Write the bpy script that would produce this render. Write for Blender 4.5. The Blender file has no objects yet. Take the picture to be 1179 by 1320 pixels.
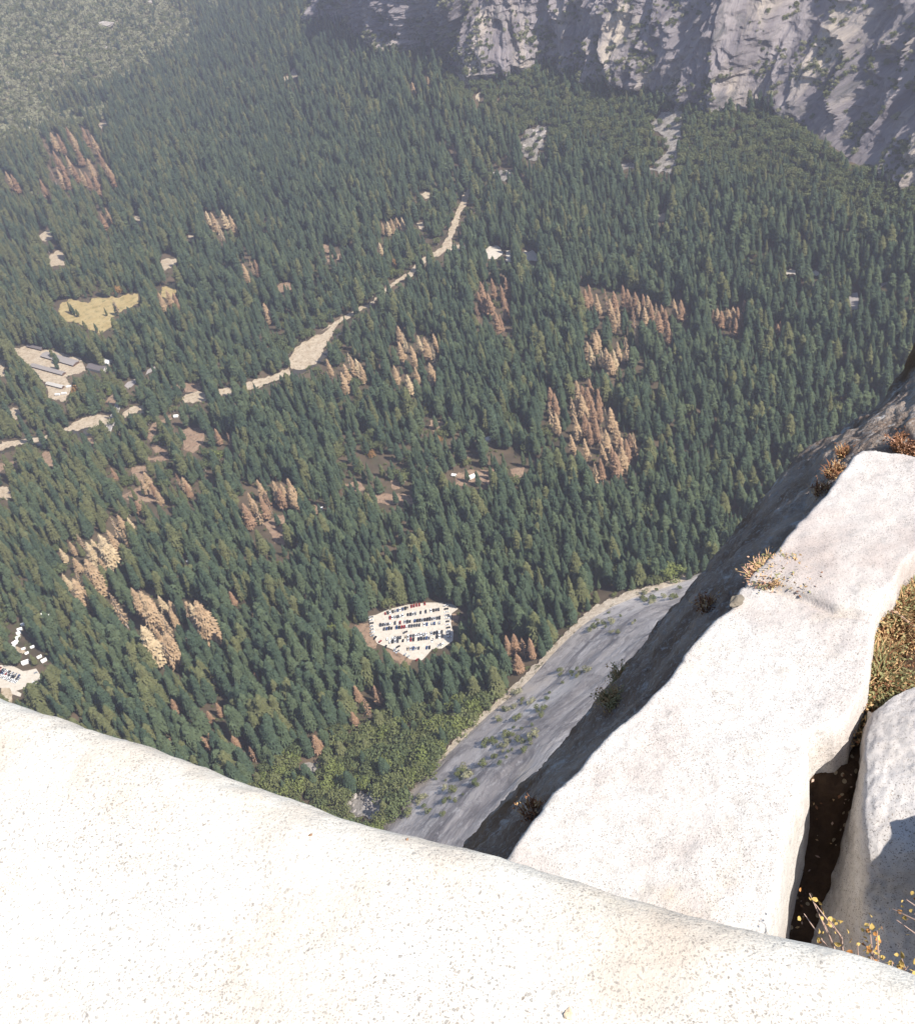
import bpy, bmesh, math, random
import numpy as np
from mathutils import Vector
random.seed(7); RNG = np.random.default_rng(11)
sc = bpy.context.scene; COL = sc.collection
PI = math.pi

SUN_AZ, SUN_EL = math.radians(-43.0), math.radians(48.0)     # azimuth measured from +X towards +Y
# ------------------------------------------------------------------ camera
HC = 800.0; FP = 1400.0; W0, H0 = 1179.0, 1320.0
DEP = math.radians(39.0); ROLL = math.radians(13.6)
Fv = np.array([0, math.cos(DEP), -math.sin(DEP)])
U0 = np.array([0, math.sin(DEP), math.cos(DEP)]); R0 = np.array([1.0, 0, 0])
Rc = math.cos(ROLL)*R0 - math.sin(ROLL)*U0
Uc = math.sin(ROLL)*R0 + math.cos(ROLL)*U0
CAM = np.array([0, 0, HC])
cd = bpy.data.cameras.new('camera'); cam = bpy.data.objects.new('camera', cd); COL.objects.link(cam)
from mathutils import Matrix
M = Matrix.Identity(4)
for i in range(3):
    M[i][0] = Rc[i]; M[i][1] = Uc[i]; M[i][2] = -Fv[i]; M[i][3] = CAM[i]
cam.matrix_world = M
cd.sensor_fit = 'HORIZONTAL'; cd.sensor_width = 36; cd.lens = 36*FP/W0
cd.clip_start = 0.05; cd.clip_end = 30000
sc.camera = cam

def ray(px, py):
    return Fv + (px-W0/2)/FP*Rc - (py-H0/2)/FP*Uc
def on_plane(px, py, z=0.0):
    d = ray(px, py); t = (z-HC)/d[2]
    return CAM + t*d
def near(px, py, drop):
    """point of the foreground, `drop` metres below the eye, in coordinates local to the eye"""
    return on_plane(px, py, HC-drop) - CAM
def project(P):
    q = np.atleast_2d(P) - CAM
    w = q@Fv
    return np.stack([W0/2 + FP*(q@Rc)/w, H0/2 - FP*(q@Uc)/w], 1)

# ------------------------------------------------------------------ numeric helpers
_perm = np.random.default_rng(3).random((64, 64, 64)).astype(np.float32)
def vnoise(p):
    p = np.asarray(p, float); i = np.floor(p).astype(int); f = p - i
    f = f*f*f*(f*(f*6-15)+10)
    r = 0
    for dx in (0, 1):
        for dy in (0, 1):
            for dz in (0, 1):
                w = (f[..., 0] if dx else 1-f[..., 0])*(f[..., 1] if dy else 1-f[..., 1])*(f[..., 2] if dz else 1-f[..., 2])
                r = r + w*_perm[(i[..., 0]+dx) & 63, (i[..., 1]+dy) & 63, (i[..., 2]+dz) & 63]
    return r*2-1
def fbm(p, o=4, g=0.5, l=2.03):
    p = np.asarray(p, float); r = 0; a = 1
    for k in range(o):
        r = r + a*vnoise(p + k*17.3); p = p*l; a *= g
    return r
def n3(x, y, z=0.0, s=1.0):
    x = np.asarray(x, float); return np.stack([x/s, np.asarray(y, float)/s+0*x, 0*x+np.asarray(z, float)/s], -1)
def seg_dist(P, poly, closed=False):
    """signed distance of P (n,2) to a polyline; positive on its left"""
    A = np.asarray(poly, float); B = np.roll(A, -1, 0) if closed else A[1:]
    if not closed: A = A[:-1]
    best = np.full(len(P), 1e18); sg = np.ones(len(P)); tt = np.zeros(len(P))
    for k in range(len(A)):
        ab = B[k]-A[k]; ap = P-A[k]
        t = np.clip((ap@ab)/(ab@ab), 0, 1)
        q = ap - t[:, None]*ab; d = np.hypot(q[:, 0], q[:, 1])
        s = np.sign(ab[0]*ap[:, 1]-ab[1]*ap[:, 0])
        m = d < best-1e-9
        best = np.where(m, d, best); sg = np.where(m, s, sg)
    return best*sg
def in_poly(P, poly):
    P = np.atleast_2d(P); poly = np.asarray(poly, float); r = np.zeros(len(P), bool)
    j = len(poly)-1
    for i in range(len(poly)):
        xi, yi = poly[i]; xj, yj = poly[j]
        c = ((yi > P[:, 1]) != (yj > P[:, 1]))
        with np.errstate(divide='ignore', invalid='ignore'):
            c &= P[:, 0] < (xj-xi)*(P[:, 1]-yi)/(yj-yi+1e-12)+xi
        r ^= c; j = i
    return r
def smooth(a, b, x):
    t = np.clip((x-a)/(b-a), 0, 1); return t*t*(3-2*t)
def resample(pts, n):
    pts = np.asarray(pts, float); d = np.r_[0, np.cumsum(np.linalg.norm(np.diff(pts, axis=0), axis=1))]
    u = np.linspace(0, d[-1], n)
    return np.stack([np.interp(u, d, pts[:, k]) for k in range(pts.shape[1])], 1)
def chaikin(pts, it=2, closed=False):
    p = np.asarray(pts, float)
    for _ in range(it):
        a, b = (p, np.roll(p, -1, 0)) if closed else (p[:-1], p[1:])
        q = np.empty((2*len(a), p.shape[1])); q[0::2] = .75*a+.25*b; q[1::2] = .25*a+.75*b
        p = q if closed else np.vstack([p[:1], q, p[-1:]])
    return p

# ------------------------------------------------------------------ mesh helpers
def mesh(name, V, F, mats=(), mi=None, sm=False):
    me = bpy.data.meshes.new(name)
    me.from_pydata([tuple(map(float, v)) for v in V], [], [tuple(int(i) for i in f) for f in F])
    for m in mats: me.materials.append(m)
    if mi is not None: me.polygons.foreach_set('material_index', np.asarray(mi, np.int32))
    if sm: me.polygons.foreach_set('use_smooth', np.ones(len(me.polygons), bool))
    me.update(); return me
def obj(name, me, parent=None, loc=(0, 0, 0), rz=0.0, scale=None):
    o = bpy.data.objects.new(name, me); COL.objects.link(o)
    o.location = loc; o.rotation_euler = (0, 0, rz)
    if scale is not None: o.scale = scale
    if parent is not None: o.parent = parent
    return o
def tag(o, label=None, cat=None, group=None, kind=None):
    if label: o['label'] = label
    if cat: o['category'] = cat
    if group: o['group'] = group
    if kind: o['kind'] = kind
    return o
def grid_faces(nu, nv):
    i = np.arange(nu*nv).reshape(nu, nv)
    return np.stack([i[:-1, :-1], i[1:, :-1], i[1:, 1:], i[:-1, 1:]], -1).reshape(-1, 4)
class MB:
    def __init__(s): s.V = []; s.F = []; s.m = []
    def poly(s, pts, mi=0):
        n = len(s.V); s.V += [tuple(p) for p in pts]; s.F.append(tuple(range(n, n+len(pts)))); s.m.append(mi)
    def box(s, c, d, mi=0, rz=0.0):
        n = len(s.V); ca, sa = math.cos(rz), math.sin(rz)
        for z in (-1, 1):
            for x, y in ((-1, -1), (1, -1), (1, 1), (-1, 1)):
                X, Y = x*d[0]/2, y*d[1]/2
                s.V.append((c[0]+ca*X-sa*Y, c[1]+sa*X+ca*Y, c[2]+z*d[2]/2))
        for f in ((3, 2, 1, 0), (4, 5, 6, 7), (0, 1, 5, 4), (1, 2, 6, 5), (2, 3, 7, 6), (3, 0, 4, 7)):
            s.F.append(tuple(n+i for i in f)); s.m.append(mi)
    def tube(s, pts, rad, k=6, mi=0, cap=True):
        pts = [np.asarray(p, float) for p in pts]; n0 = len(s.V)
        for j, p in enumerate(pts):
            a = pts[max(0, j-1)]; b = pts[min(len(pts)-1, j+1)]; d = b-a; d = d/(np.linalg.norm(d)+1e-12)
            u = np.cross(d, (0, 0, 1.0)); 
            if np.linalg.norm(u) < 1e-3: u = np.array([1.0, 0, 0])
            u /= np.linalg.norm(u); v = np.cross(d, u)
            r = rad[j] if hasattr(rad, '__len__') else rad
            for q in range(k):
                an = 2*PI*q/k; s.V.append(tuple(p+r*(math.cos(an)*u+math.sin(an)*v)))
        for j in range(len(pts)-1):
            for q in range(k):
                a = n0+j*k+q; b = n0+j*k+(q+1) % k
                s.F.append((a, b, b+k, a+k)); s.m.append(mi)
        if cap:
            s.F.append(tuple(range(n0+(len(pts)-1)*k, n0+len(pts)*k))); s.m.append(mi)
    def build(s, name, mats, sm=False): return mesh(name, s.V, s.F, mats, s.m, sm)

# ------------------------------------------------------------------ materials
class NT:
    def __init__(s, name, rough=0.85, spec=0.2):
        s.m = bpy.data.materials.new(name); s.m.use_nodes = True; s.t = s.m.node_tree; s.t.nodes.clear()
        s.out = s.t.nodes.new('ShaderNodeOutputMaterial'); s.b = s.t.nodes.new('ShaderNodeBsdfPrincipled')
        s.t.links.new(s.b.outputs[0], s.out.inputs[0])
        s.b.inputs['Roughness'].default_value = rough; s.b.inputs['Specular IOR Level'].default_value = spec
        s._c = None
    def n(s, t, **k):
        o = s.t.nodes.new(t)
        for a, b in k.items(): setattr(o, a, b)
        return o
    def put(s, sock, v):
        if hasattr(v, 'is_linked') or hasattr(v, 'links'): s.t.links.new(v, sock)
        elif isinstance(v, (tuple, list)): sock.default_value = (*v, 1.0) if len(v) == 3 and len(sock.default_value) == 4 else v
        else: sock.default_value = v
    def co(s):
        if s._c is None: s._c = s.n('ShaderNodeTexCoord').outputs['Object']
        return s._c
    def map(s, scale=(1, 1, 1), rot=(0, 0, 0), v=None):
        o = s.n('ShaderNodeMapping'); s.put(o.inputs[0], v or s.co()); o.inputs['Scale'].default_value = scale; o.inputs['Rotation'].default_value = rot
        return o.outputs[0]
    def noise(s, scale, detail=4, rough=0.55, v=None, dist=0.0):
        o = s.n('ShaderNodeTexNoise'); s.put(o.inputs['Vector'], v or s.co())
        o.inputs['Scale'].default_value = scale; o.inputs['Detail'].default_value = detail; o.inputs['Roughness'].default_value = rough; o.inputs['Distortion'].default_value = dist
        return o.outputs['Fac']
    def voro(s, scale, v=None, feature='F1'):
        o = s.n('ShaderNodeTexVoronoi', feature=feature); s.put(o.inputs['Vector'], v or s.co()); o.inputs['Scale'].default_value = scale
        return o
    def math(s, op, a, b=0.0, clamp=False):
        o = s.n('ShaderNodeMath', operation=op, use_clamp=clamp); s.put(o.inputs[0], a); s.put(o.inputs[1], b); return o.outputs[0]
    def ramp(s, f, a, b, lo=0.0, hi=1.0):
        o = s.n('ShaderNodeMapRange', clamp=True); s.put(o.inputs[0], f)
        for i, v in ((1, a), (2, b), (3, lo), (4, hi)): o.inputs[i].default_value = v
        return o.outputs[0]
    def mix(s, f, a, b):
        o = s.n('ShaderNodeMix', data_type='RGBA'); s.put(o.inputs[0], f); s.put(o.inputs[6], a); s.put(o.inputs[7], b); return o.outputs[2]
    def attr(s, name, typ='GEOMETRY'):
        o = s.n('ShaderNodeAttribute', attribute_name=name, attribute_type=typ); return o
    def bump(s, h, dist, strength=1.0):
        o = s.n('ShaderNodeBump'); s.put(o.inputs['Height'], h); o.inputs['Distance'].default_value = dist; o.inputs['Strength'].default_value = strength
        s.t.links.new(o.outputs[0], s.b.inputs['Normal'])
    def color(s, v): s.put(s.b.inputs['Base Color'], v); return s.m
def flecks(N, scale, r, keep, v=None):
    """crystals: 1 inside a fleck"""
    w = N.voro(scale, v); d = N.math('LESS_THAN', w.outputs['Distance'], r)
    sep = N.n('ShaderNodeSeparateColor'); N.put(sep.inputs[0], w.outputs['Color'])
    return N.math('MULTIPLY', d, N.math('LESS_THAN', sep.outputs[0], keep)), sep.outputs[1]
def plain(name, c, rough=0.8, spec=0.2, var=0.0):
    N = NT(name, rough, spec)
    if var:
        f = N.n('ShaderNodeObjectInfo').outputs['Random']
        return N.color(N.mix(f, tuple(x*(1-var) for x in c), tuple(min(1, x*(1+var)) for x in c)))
    return N.color(c)
def granite(name, base, fleck_scale=70, fleck_amt=.3, mott=(.8, .72, .66), mott_amt=.3, lichen=(.75, .62, .38), lich_amt=.2, fine=1.0):
    N = NT(name, .8, .25)
    warp = N.n('ShaderNodeMix', data_type='VECTOR'); N.put(warp.inputs[0], .02)
    nz = N.n('ShaderNodeTexNoise'); N.put(nz.inputs['Vector'], N.co()); nz.inputs['Scale'].default_value = 45; nz.inputs['Detail'].default_value = 2
    N.put(warp.inputs[4], N.co()); N.put(warp.inputs[5], nz.outputs['Color']); v = warp.outputs[1]
    c = N.mix(N.ramp(N.noise(2.2, 5, .6), .42, .68), base, tuple(b*m for b, m in zip(base, mott)))
    c = N.mix(N.math('MULTIPLY', N.ramp(N.noise(5.5, 6, .65), .56, .72), lich_amt), c, lichen)
    c = N.mix(N.math('MULTIPLY', N.ramp(N.noise(38, 3, .6), .5, .75), mott_amt), c, tuple(b*.55 for b in base))
    dens = N.ramp(N.noise(4.0, 3), .38, .62, .6, 1.0)
    for sc_, r, k, dark in ((fleck_scale, .33, fleck_amt*.9, (.13, .115, .10)), (fleck_scale*1.8, .36, fleck_amt*1.2, (.20, .165, .14)), (fleck_scale*.55, .20, fleck_amt*.4, (.20, .155, .11))):
        f, _ = flecks(N, sc_, r, k, v)
        c = N.mix(N.math('MULTIPLY', N.math('MULTIPLY', f, dens), .8*fine), c, dark)
    h = N.math('ADD', N.math('MULTIPLY', N.noise(150, 3), .25), N.noise(14, 5, .6))
    N.bump(h, .012, .55)
    return N.color(c)

M_FRONT = granite('granite_front', (.605, .58, .515), 135, .50, lich_amt=.38, mott_amt=.22, lichen=(.54, .45, .29), fine=.70)
M_SLAB = granite('granite_slab', (.535, .505, .468), 165, .46, mott=(.74, .67, .65), mott_amt=.55, lich_amt=.35, lichen=(.46, .38, .26), fine=.8)
M_BOUL = granite('granite_boulder', (.52, .49, .46), 160, .34, mott=(.62, .60, .60), mott_amt=.6, lich_amt=.15, lichen=(.40, .33, .24))

def m_ledge():
    N = NT('lichen_granite', .9, .1)
    c = N.mix(N.ramp(N.noise(3, 6, .65), .40, .62), (.185, .132, .10), (.33, .265, .215))
    c = N.mix(N.ramp(N.noise(6.5, 7, .7, dist=.6), .57, .66), c, (.40, .38, .36))
    c = N.mix(N.math('MULTIPLY', N.ramp(N.noise(38, 5, .75), .52, .62), .75), c, (.34, .32, .30))
    c = N.mix(N.ramp(N.noise(1.6, 4), .56, .68), c, (.16, .10, .06))
    h = N.math('ADD', N.math('MULTIPLY', N.noise(60, 4), .3), N.noise(9, 7, .65))
    N.bump(h, .05, .9)
    return N.color(c)
M_LEDGE = m_ledge()
def m_soil():
    N = NT('soil', .95, .05)
    c = N.mix(N.noise(25, 5, .7), (.045, .028, .02), (.12, .078, .05))
    f, _ = flecks(N, 45, .33, .25)
    c = N.mix(f, c, (.38, .30, .20)); N.bump(N.noise(60, 5, .7), .02, 1)
    return N.color(c)
M_SOIL = m_soil()

def m_wall():
    N = NT('cliff_rock', .9, .1)
    at = N.attr('sh').outputs['Vector']          # s (along), h (up), used for streaks
    st = N.noise(1, 6, .62, v=N.map((.035, .0035, 1), v=at))
    c = N.mix(N.ramp(st, .36, .62), (.145, .128, .137), (.31, .273, .265))
    c = N.mix(N.ramp(N.noise(1, 5, .6, v=N.map((.012, .006, 1), v=at)), .52, .66), c, (.46, .39, .31))
    c = N.mix(N.ramp(N.noise(1, 7, .72, v=N.map((.03, .02, 1), v=at), dist=.5), .53, .64), c, (.115, .11, .105))
    c = N.mix(N.ramp(N.noise(1, 4, .7, v=N.map((.16, .02, 1), v=at)), .56, .70), c, (.14, .13, .14))
    N.bump(N.noise(1, 8, .7, v=N.map((.05, .022, 1), v=at)), 14, .9)
    return N.color(c)
M_WALL = m_wall()
def m_sandy():
    N = NT('sandy_debris', .95, .05)
    c = N.mix(N.ramp(N.noise(.25, 6, .7), .40, .6), (.60, .52, .41), (.42, .34, .25)); return N.color(N.mix(N.ramp(N.noise(.12, 6, .75), .54, .62), c, (.12, .11, .06)))
M_SANDY = m_sandy()
def m_apron():
    N = NT('apron_rock', .85, .2)
    at = N.attr('sh').outputs['Vector']; R = (0, 0, -.25)
    c = N.mix(N.ramp(N.noise(1, 7, .65, v=N.map((.0035, .022, 1), R, v=at), dist=.4), .38, .62), (.36, .315, .285), (.63, .575, .52))
    c = N.mix(N.ramp(N.noise(1, 7, .68, v=N.map((.006, .055, 1), R, v=at), dist=.3), .50, .64), c, (.155, .138, .135))
    c = N.mix(N.math('MULTIPLY', N.ramp(N.noise(1, 8, .75, v=N.map((.05, .16, 1), R, v=at)), .52, .70), .6), c, (.25, .225, .21))
    c = N.mix(N.math('MULTIPLY', N.ramp(N.noise(1, 5, .6, v=N.map((.012, .02, 1), R, v=at)), .56, .68), .5), c, (.62, .52, .40))
    c = N.mix(N.math('MULTIPLY', N.ramp(N.noise(1, 9, .78, v=N.map((.035, .05, 1), R, v=at), dist=.8), .50, .60), .65), c, (.17, .15, .14))
    c = N.mix(N.math('MULTIPLY', N.ramp(N.noise(1, 8, .8, v=N.map((.09, .14, 1), R, v=at)), .54, .62), .6), c, (.62, .57, .52))
    N.bump(N.noise(1, 9, .78, v=N.map((.03, .09, 1), R, v=at)), 2.6, .9)
    return N.color(c)
M_APRON = m_apron()

def m_ground(name, a, b, s=.05, c3=None):
    N = NT(name, .95, .05)
    c = N.mix(N.ramp(N.noise(s, 6, .65), .35, .65), a, b)
    if c3: c = N.mix(N.ramp(N.noise(s*2.2, 6, .75), .50, .64), c, c3)
    return N.color(c)
def m_terr():
    N = NT('forest_floor', .95, .05)
    c = N.mix(N.ramp(N.noise(.02, 6, .65), .35, .65), (.060, .050, .034), (.135, .10, .068)); c = N.mix(N.ramp(N.noise(.054, 5, .7), .54, .68), c, (.075, .078, .04))
    d = N.mix(N.ramp(N.noise(.03, 6, .7), .4, .62), (.15, .13, .08), (.27, .23, .155))
    return N.color(N.mix(N.attr('dry').outputs['Fac'], c, d))
M_TERR = m_terr()
M_HILL = M_TERR
M_SAND = m_ground('sand', (.38, .30, .21), (.50, .42, .31), .09, (.24, .18, .11))
M_DIRT = m_ground('dirt', (.24, .155, .105), (.33, .235, .16), .09, (.10, .075, .05))
M_MEADOW = m_ground('dry_grass', (.34, .25, .11), (.43, .34, .17), .05, (.20, .17, .075))
M_LOT = m_ground('pale_paving', (.52, .465, .385), (.61, .55, .465), .12, (.45, .395, .32))
M_ROAD = m_ground('road_paving', (.30, .27, .25), (.38, .34, .31), .2)
M_TALUS = m_ground('talus', (.20, .18, .155), (.36, .325, .285), .13, (.085, .075, .055))
def m_water():
    N = NT('river_water', .12, .5); return N.color(N.mix(N.noise(.05, 4), (.035, .032, .022), (.075, .06, .04)))
M_WATER = m_water()

def foliage(name, a, b, trans=0.0):
    N = NT(name, .75, .15)
    f = N.n('ShaderNodeObjectInfo').outputs['Random']
    c = N.mix(f, a, b)
    g = N.noise(2.6 if False else 9, 2)
    c = N.mix(N.ramp(g, .35, .68), c, tuple((x+y)*.5*1.35 for x, y in zip(a, b)))
    return N.color(c)
M_GREEN = [foliage('needles_dark', (.031, .051, .031), (.050, .070, .039)),
           foliage('needles_mid', (.045, .066, .034), (.070, .089, .045)),
           foliage('needles_olive', (.074, .084, .035), (.108, .108, .046))]
M_DEAD = [foliage('dead_needles_rust', (.205, .125, .075), (.265, .17, .105)),
          foliage('dead_needles_tan', (.285, .195, .115), (.345, .245, .145)),
          foliage('dead_needles_straw', (.36, .275, .165), (.42, .325, .20))]
M_LEAF = [foliage('leaves_green', (.060, .078, .032), (.090, .105, .044)),
          foliage('leaves_olive', (.080, .095, .036), (.115, .120, .048)),
          foliage('leaves_bright', (.095, .118, .034), (.125, .138, .044))]
M_ORANGE = foliage('leaves_orange', (.23, .125, .045), (.28, .16, .06))
M_SCRUB = foliage('scrub_leaves', (.15, .15, .08), (.235, .225, .135))
M_BARK = plain('bark', (.12, .08, .055), .9, .1, .25)
M_GREYBARK = plain('grey_bark', (.30, .26, .22), .9, .1, .2)

# ------------------------------------------------------------------ the lie of the land
ZB = 95.0
W_PX = [(330, -75), (400, 8), (440, 45), (500, 62), (560, 70), (605, 104), (660, 92), (720, 80), (748, 104), (800, 108), (860, 112),
        (880, 142), (930, 150), (975, 128), (1030, 165), (1075, 198), (1110, 225), (1179, 248), (1290, 300), (1420, 380)]
WALL = np.array([on_plane(x, y, ZB)[:2] for x, y in W_PX])
WALLS = resample(chaikin(WALL, 2), 64)
HILL = np.array([on_plane(x, y, 0)[:2] for x, y in [(-420, 330), (-150, 260), (40, 200), (150, 120), (260, 50), (330, -5), (380, -60)]])
A_PX = [(415, 1180), (494, 1074), (536, 1022), (582, 972), (632, 924), (682, 884), (724, 836), (770, 794), (826, 770), (886, 753), (960, 715), (1060, 660), (1200, 590), (1400, 500)]
ZA = 30.0
APR = np.array([on_plane(x, y, ZA)[:2] for x, y in A_PX])
APRS = resample(chaikin(APR, 2), 48)
def terrain(x, y):
    P = np.stack([np.ravel(x), np.ravel(y)], 1).astype(float)
    dw = -seg_dist(P, WALLS)            # positive on the valley side
    dh = seg_dist(P, HILL)              # positive beyond the foot of the hill
    da = seg_dist(P, APRS)              # positive on the valley side
    z = ZB*np.clip(1-dw/360, 0, 1)**1.5
    z = np.where(dw < 0, ZB - np.minimum(-dw, 200)*.35, z)
    hz = np.clip(dh, 0, None); hz = .40*hz*smooth(0, 260, hz)
    hz = hz*smooth(60, -260, P[:, 0])
    hz = hz*(1+.12*vnoise(n3(P[:, 0], P[:, 1], 0, 300))) 
    z = np.maximum(z, np.minimum(hz, 520))
    z = np.maximum(z, ZA*np.clip(1-da/110, 0, 1)**1.4)
    return z.reshape(np.shape(x))
def terr1(x, y): return float(terrain(np.array([x]), np.array([y]))[0])
def ground(px, py):
    d = ray(px, py); t1 = min(7000, HC/max(.02, -d[2])*1.002); ts = np.r_[np.linspace(.45*t1, t1, 60)]; P = CAM + ts[:, None]*d
    h = P[:, 2]-terrain(P[:, 0], P[:, 1]); k = np.argmax(h < 0)
    if k == 0: return on_plane(px, py, 0)
    a, b = ts[k-1], ts[k]; ha, hb = h[k-1], h[k]; t = a+(b-a)*ha/(ha-hb)
    p = CAM+t*d; p[2] = terr1(p[0], p[1]); return p

# terrain sheet
gx = np.r_[np.linspace(-9000, -2600, 14)[:-1], np.linspace(-2600, 2200, 240), np.linspace(2200, 9000, 14)[1:]]
gy = np.r_[np.linspace(-3000, 250, 8)[:-1], np.linspace(250, 4400, 230), np.linspace(4400, 12000, 14)[1:]]
GX, GY = np.meshgrid(gx, gy, indexing='ij'); GZ = terrain(GX, GY)
V = np.stack([GX, GY, GZ], -1).reshape(-1, 3)
TM = mesh('terrain', V, grid_faces(len(gx), len(gy)), [M_TERR], sm=True)
a_ = TM.attributes.new('dry', 'FLOAT', 'POINT'); a_.data.foreach_set('value', (smooth(-60, 160, seg_dist(V[:, :2], HILL))*smooth(60, -260, V[:, 0])).astype(np.float32))
o = obj('terrain', TM); tag(o, kind='structure')

# far rock wall
def wall_mesh(base, n, heights, slope, amp, name, mat, seed, inward, hscale=lambda S: 1.0, z0=None):
    B = resample(base, n); L = np.r_[0, np.cumsum(np.linalg.norm(np.diff(B, axis=0), axis=1))]
    Bs = B.copy()
    for _ in range(12): Bs[1:-1] = (Bs[:-2]+Bs[1:-1]*2+Bs[2:])/4
    T = np.gradient(Bs, axis=0); T /= np.linalg.norm(T, axis=1)[:, None]
    k = np.ones(41)/41
    for a in (0, 1): T[:, a] = np.convolve(np.pad(T[:, a], 20, mode='edge'), k, 'valid')
    Nn = np.stack([-T[:, 1], T[:, 0]], 1)*inward; Nn /= np.linalg.norm(Nn, axis=1)[:, None]
    S, H = np.meshgrid(L, heights, indexing='ij')
    back = slope(H, S)
    disp = amp(S, H, seed)
    bz = terrain(B[:, 0], B[:, 1]) if z0 is None else np.full(n, z0)
    off = back+disp
    X = B[:, 0][:, None]+Nn[:, 0][:, None]*off; Y = B[:, 1][:, None]+Nn[:, 1][:, None]*off
    Z = bz[:, None]-12+H*hscale(S)
    V = np.stack([X, Y, Z], -1)
    me = mesh(name, V.reshape(-1, 3), grid_faces(n, len(heights)) if inward < 0 else grid_faces(n, len(heights))[:, ::-1], [mat], sm=False)
    at = me.attributes.new('sh', 'FLOAT_VECTOR', 'POINT')
    at.data.foreach_set('vector', np.stack([S, H, 0*S], -1).astype(np.float32).ravel())
    return me, V
def far_amp(S, H, seed):
    u = fbm(n3(S/190, H/330, seed), 3)*34
    w = fbm(n3(S/60, H/90, seed+20), 3)*22
    r = 1-np.abs(fbm(n3((S+.35*H+w)/80, (H+w)/190, seed+9), 4)); u = u-(np.clip(r, 0, 2)**2.4)*26
    r2 = 1-np.abs(fbm(n3((S-.4*H)/34, H/48, seed+4), 4)); u = u-(r2**2)*9
    led = fbm(n3(S/120, (H+.2*S)/30, seed+5), 4); u = u+np.abs(led)*13
    u = u+fbm(n3(S/11, H/10, seed+6), 3)*3.0
    return u*smooth(-10, 30, H)
_l = np.r_[0, np.cumsum(np.linalg.norm(np.diff(WALLS, axis=0), axis=1))]; SB = _l[np.argmin(np.hypot(*(WALLS-np.array([240, 2200])).T))]; print('SB', SB)
hs = np.linspace(0, 520, 175)
FW_ME, FW_V = wall_mesh(WALLS, 820, hs, lambda H, S: (.10+.46*smooth(SB-120, SB+90, S)+.34*smooth(SB+500, SB+1100, S))*H+ .07*H*np.sin(S/130), far_amp, 'cliff', M_WALL, 2.3, +1, hscale=lambda S: .36+.64*smooth(SB-130, SB+60, S))
o = obj('cliff', FW_ME); tag(o, kind='structure')

# apron of bare granite dropping from the viewpoint to the valley floor
def apr_amp(S, H, seed):
    u = fbm(n3(S/260, H/110, seed), 4)*3.5 + (np.abs(fbm(n3(S/150, (H-.25*S)/40, seed+3), 3)))*2.0
    return (u + fbm(n3(S/40, (H-.25*S)/9, seed+5), 3)*1.0)*smooth(5, 40, H)
ha = np.linspace(0, 470, 170)
AP_ME, AP_V = wall_mesh(APRS, 420, ha, lambda H, S: 1.40*(H-13)-2.5, apr_amp, 'rock_apron', M_APRON, 8.1, -1, z0=ZA)
o = obj('rock_apron', AP_ME); tag(o, kind='structure')

# ------------------------------------------------------------------ open ground seen between the trees (photo outlines laid on the terrain)
def zz(pts, k, ox, oy): return [(ox+x/k, oy+y/k) for x, y in pts]
Z1 = lambda p: zz(p, 2.9475, 0, 0); Z2 = lambda p: zz(p, 2.9475, 400, 0); Z3 = lambda p: zz(p, 3.111, 800, 0)
Z4 = lambda p: zz(p, 2.9475, 0, 350); Z5 = lambda p: zz(p, 2.9475, 400, 350); Z6 = lambda p: zz(p, 2.955, 780, 350)
Z7 = lambda p: zz(p, 2.9475, 0, 650); Z8 = lambda p: zz(p, 2.9475, 400, 700)
ZS = lambda p: zz(p, 5.359, 0, 430); ZT = lambda p: zz(p, 9.43, 0, 780); ZL = lambda p: zz(p, 6.55, 440, 760); ZR = lambda p: zz(p, 6.587, 1000, 250)
OPEN = []   # (name, material, polygon px, lift, tree mask?)
def O(name, mat, poly, lift=.15, grow=True): OPEN.append((name, mat, poly, lift, grow))
O('car_park', M_LOT, ZL([(236, 226), (290, 216), (400, 168), (560, 130), (720, 112), (850, 112), (950, 130), (985, 165), (930, 205), (925, 290), (945, 370), (940, 435), (850, 500), (765, 505), (720, 560), (680, 600), (580, 592), (480, 530), (400, 495), (300, 455), (262, 385), (240, 300)]), .35)
O('dirt', M_DIRT, ZL([(110, 310), (175, 292), (242, 290), (270, 385), (305, 440), (300, 500), (230, 500), (160, 455), (140, 370)]), .2)
O('dirt', M_DIRT, ZL([(360, 490), (480, 530), (610, 595), (580, 650), (520, 640), (440, 600), (390, 550)]), .2)
O('dirt', M_DIRT, ZL([(930, 205), (990, 215), (985, 270), (925, 285)]), .2)
O('car_park', M_LOT, ZT([(-260, 720), (-60, 730), (150, 738), (280, 806), (330, 800), (440, 775), (490, 850), (490, 930), (400, 985), (200, 1045), (265, 1080), (250, 1120), (150, 1085), (120, 1010), (-40, 1010), (-260, 980)]), .35)
O('dirt', M_SAND, ZT([(20, 1000), (130, 1010), (150, 1080), (120, 1200), (20, 1150)]), .2)
O('dirt', M_SAND, ZT([(150, 480), (260, 520), (330, 590), (180, 590)]), .2)
O('meadow', M_MEADOW, Z4([(225, 150), (232, 118), (268, 104), (330, 120), (370, 95), (450, 98), (530, 78), (525, 125), (460, 150), (430, 175), (422, 212), (380, 236), (330, 215), (290, 195), (240, 182)]), .3)
O('meadow', M_MEADOW, Z4([(612, 60), (668, 40), (668, 88), (640, 110), (610, 95)]), .3)
O('stable_yard', M_SAND, Z4([(45, 300), (100, 280), (165, 292), (300, 328), (330, 372), (250, 402), (275, 448), (240, 494), (185, 484), (175, 425), (130, 390), (100, 345)]), .3)
O('dirt', M_SAND, Z4([(40, 520), (78, 525), (80, 555), (45, 560)]))
O('dirt', M_SAND, Z4([(-20, 330), (18, 330), (20, 400), (-20, 400)]))
O('dirt', M_DIRT, Z4([(-40, 742), (70, 712), (78, 752), (-40, 760)]))
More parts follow.
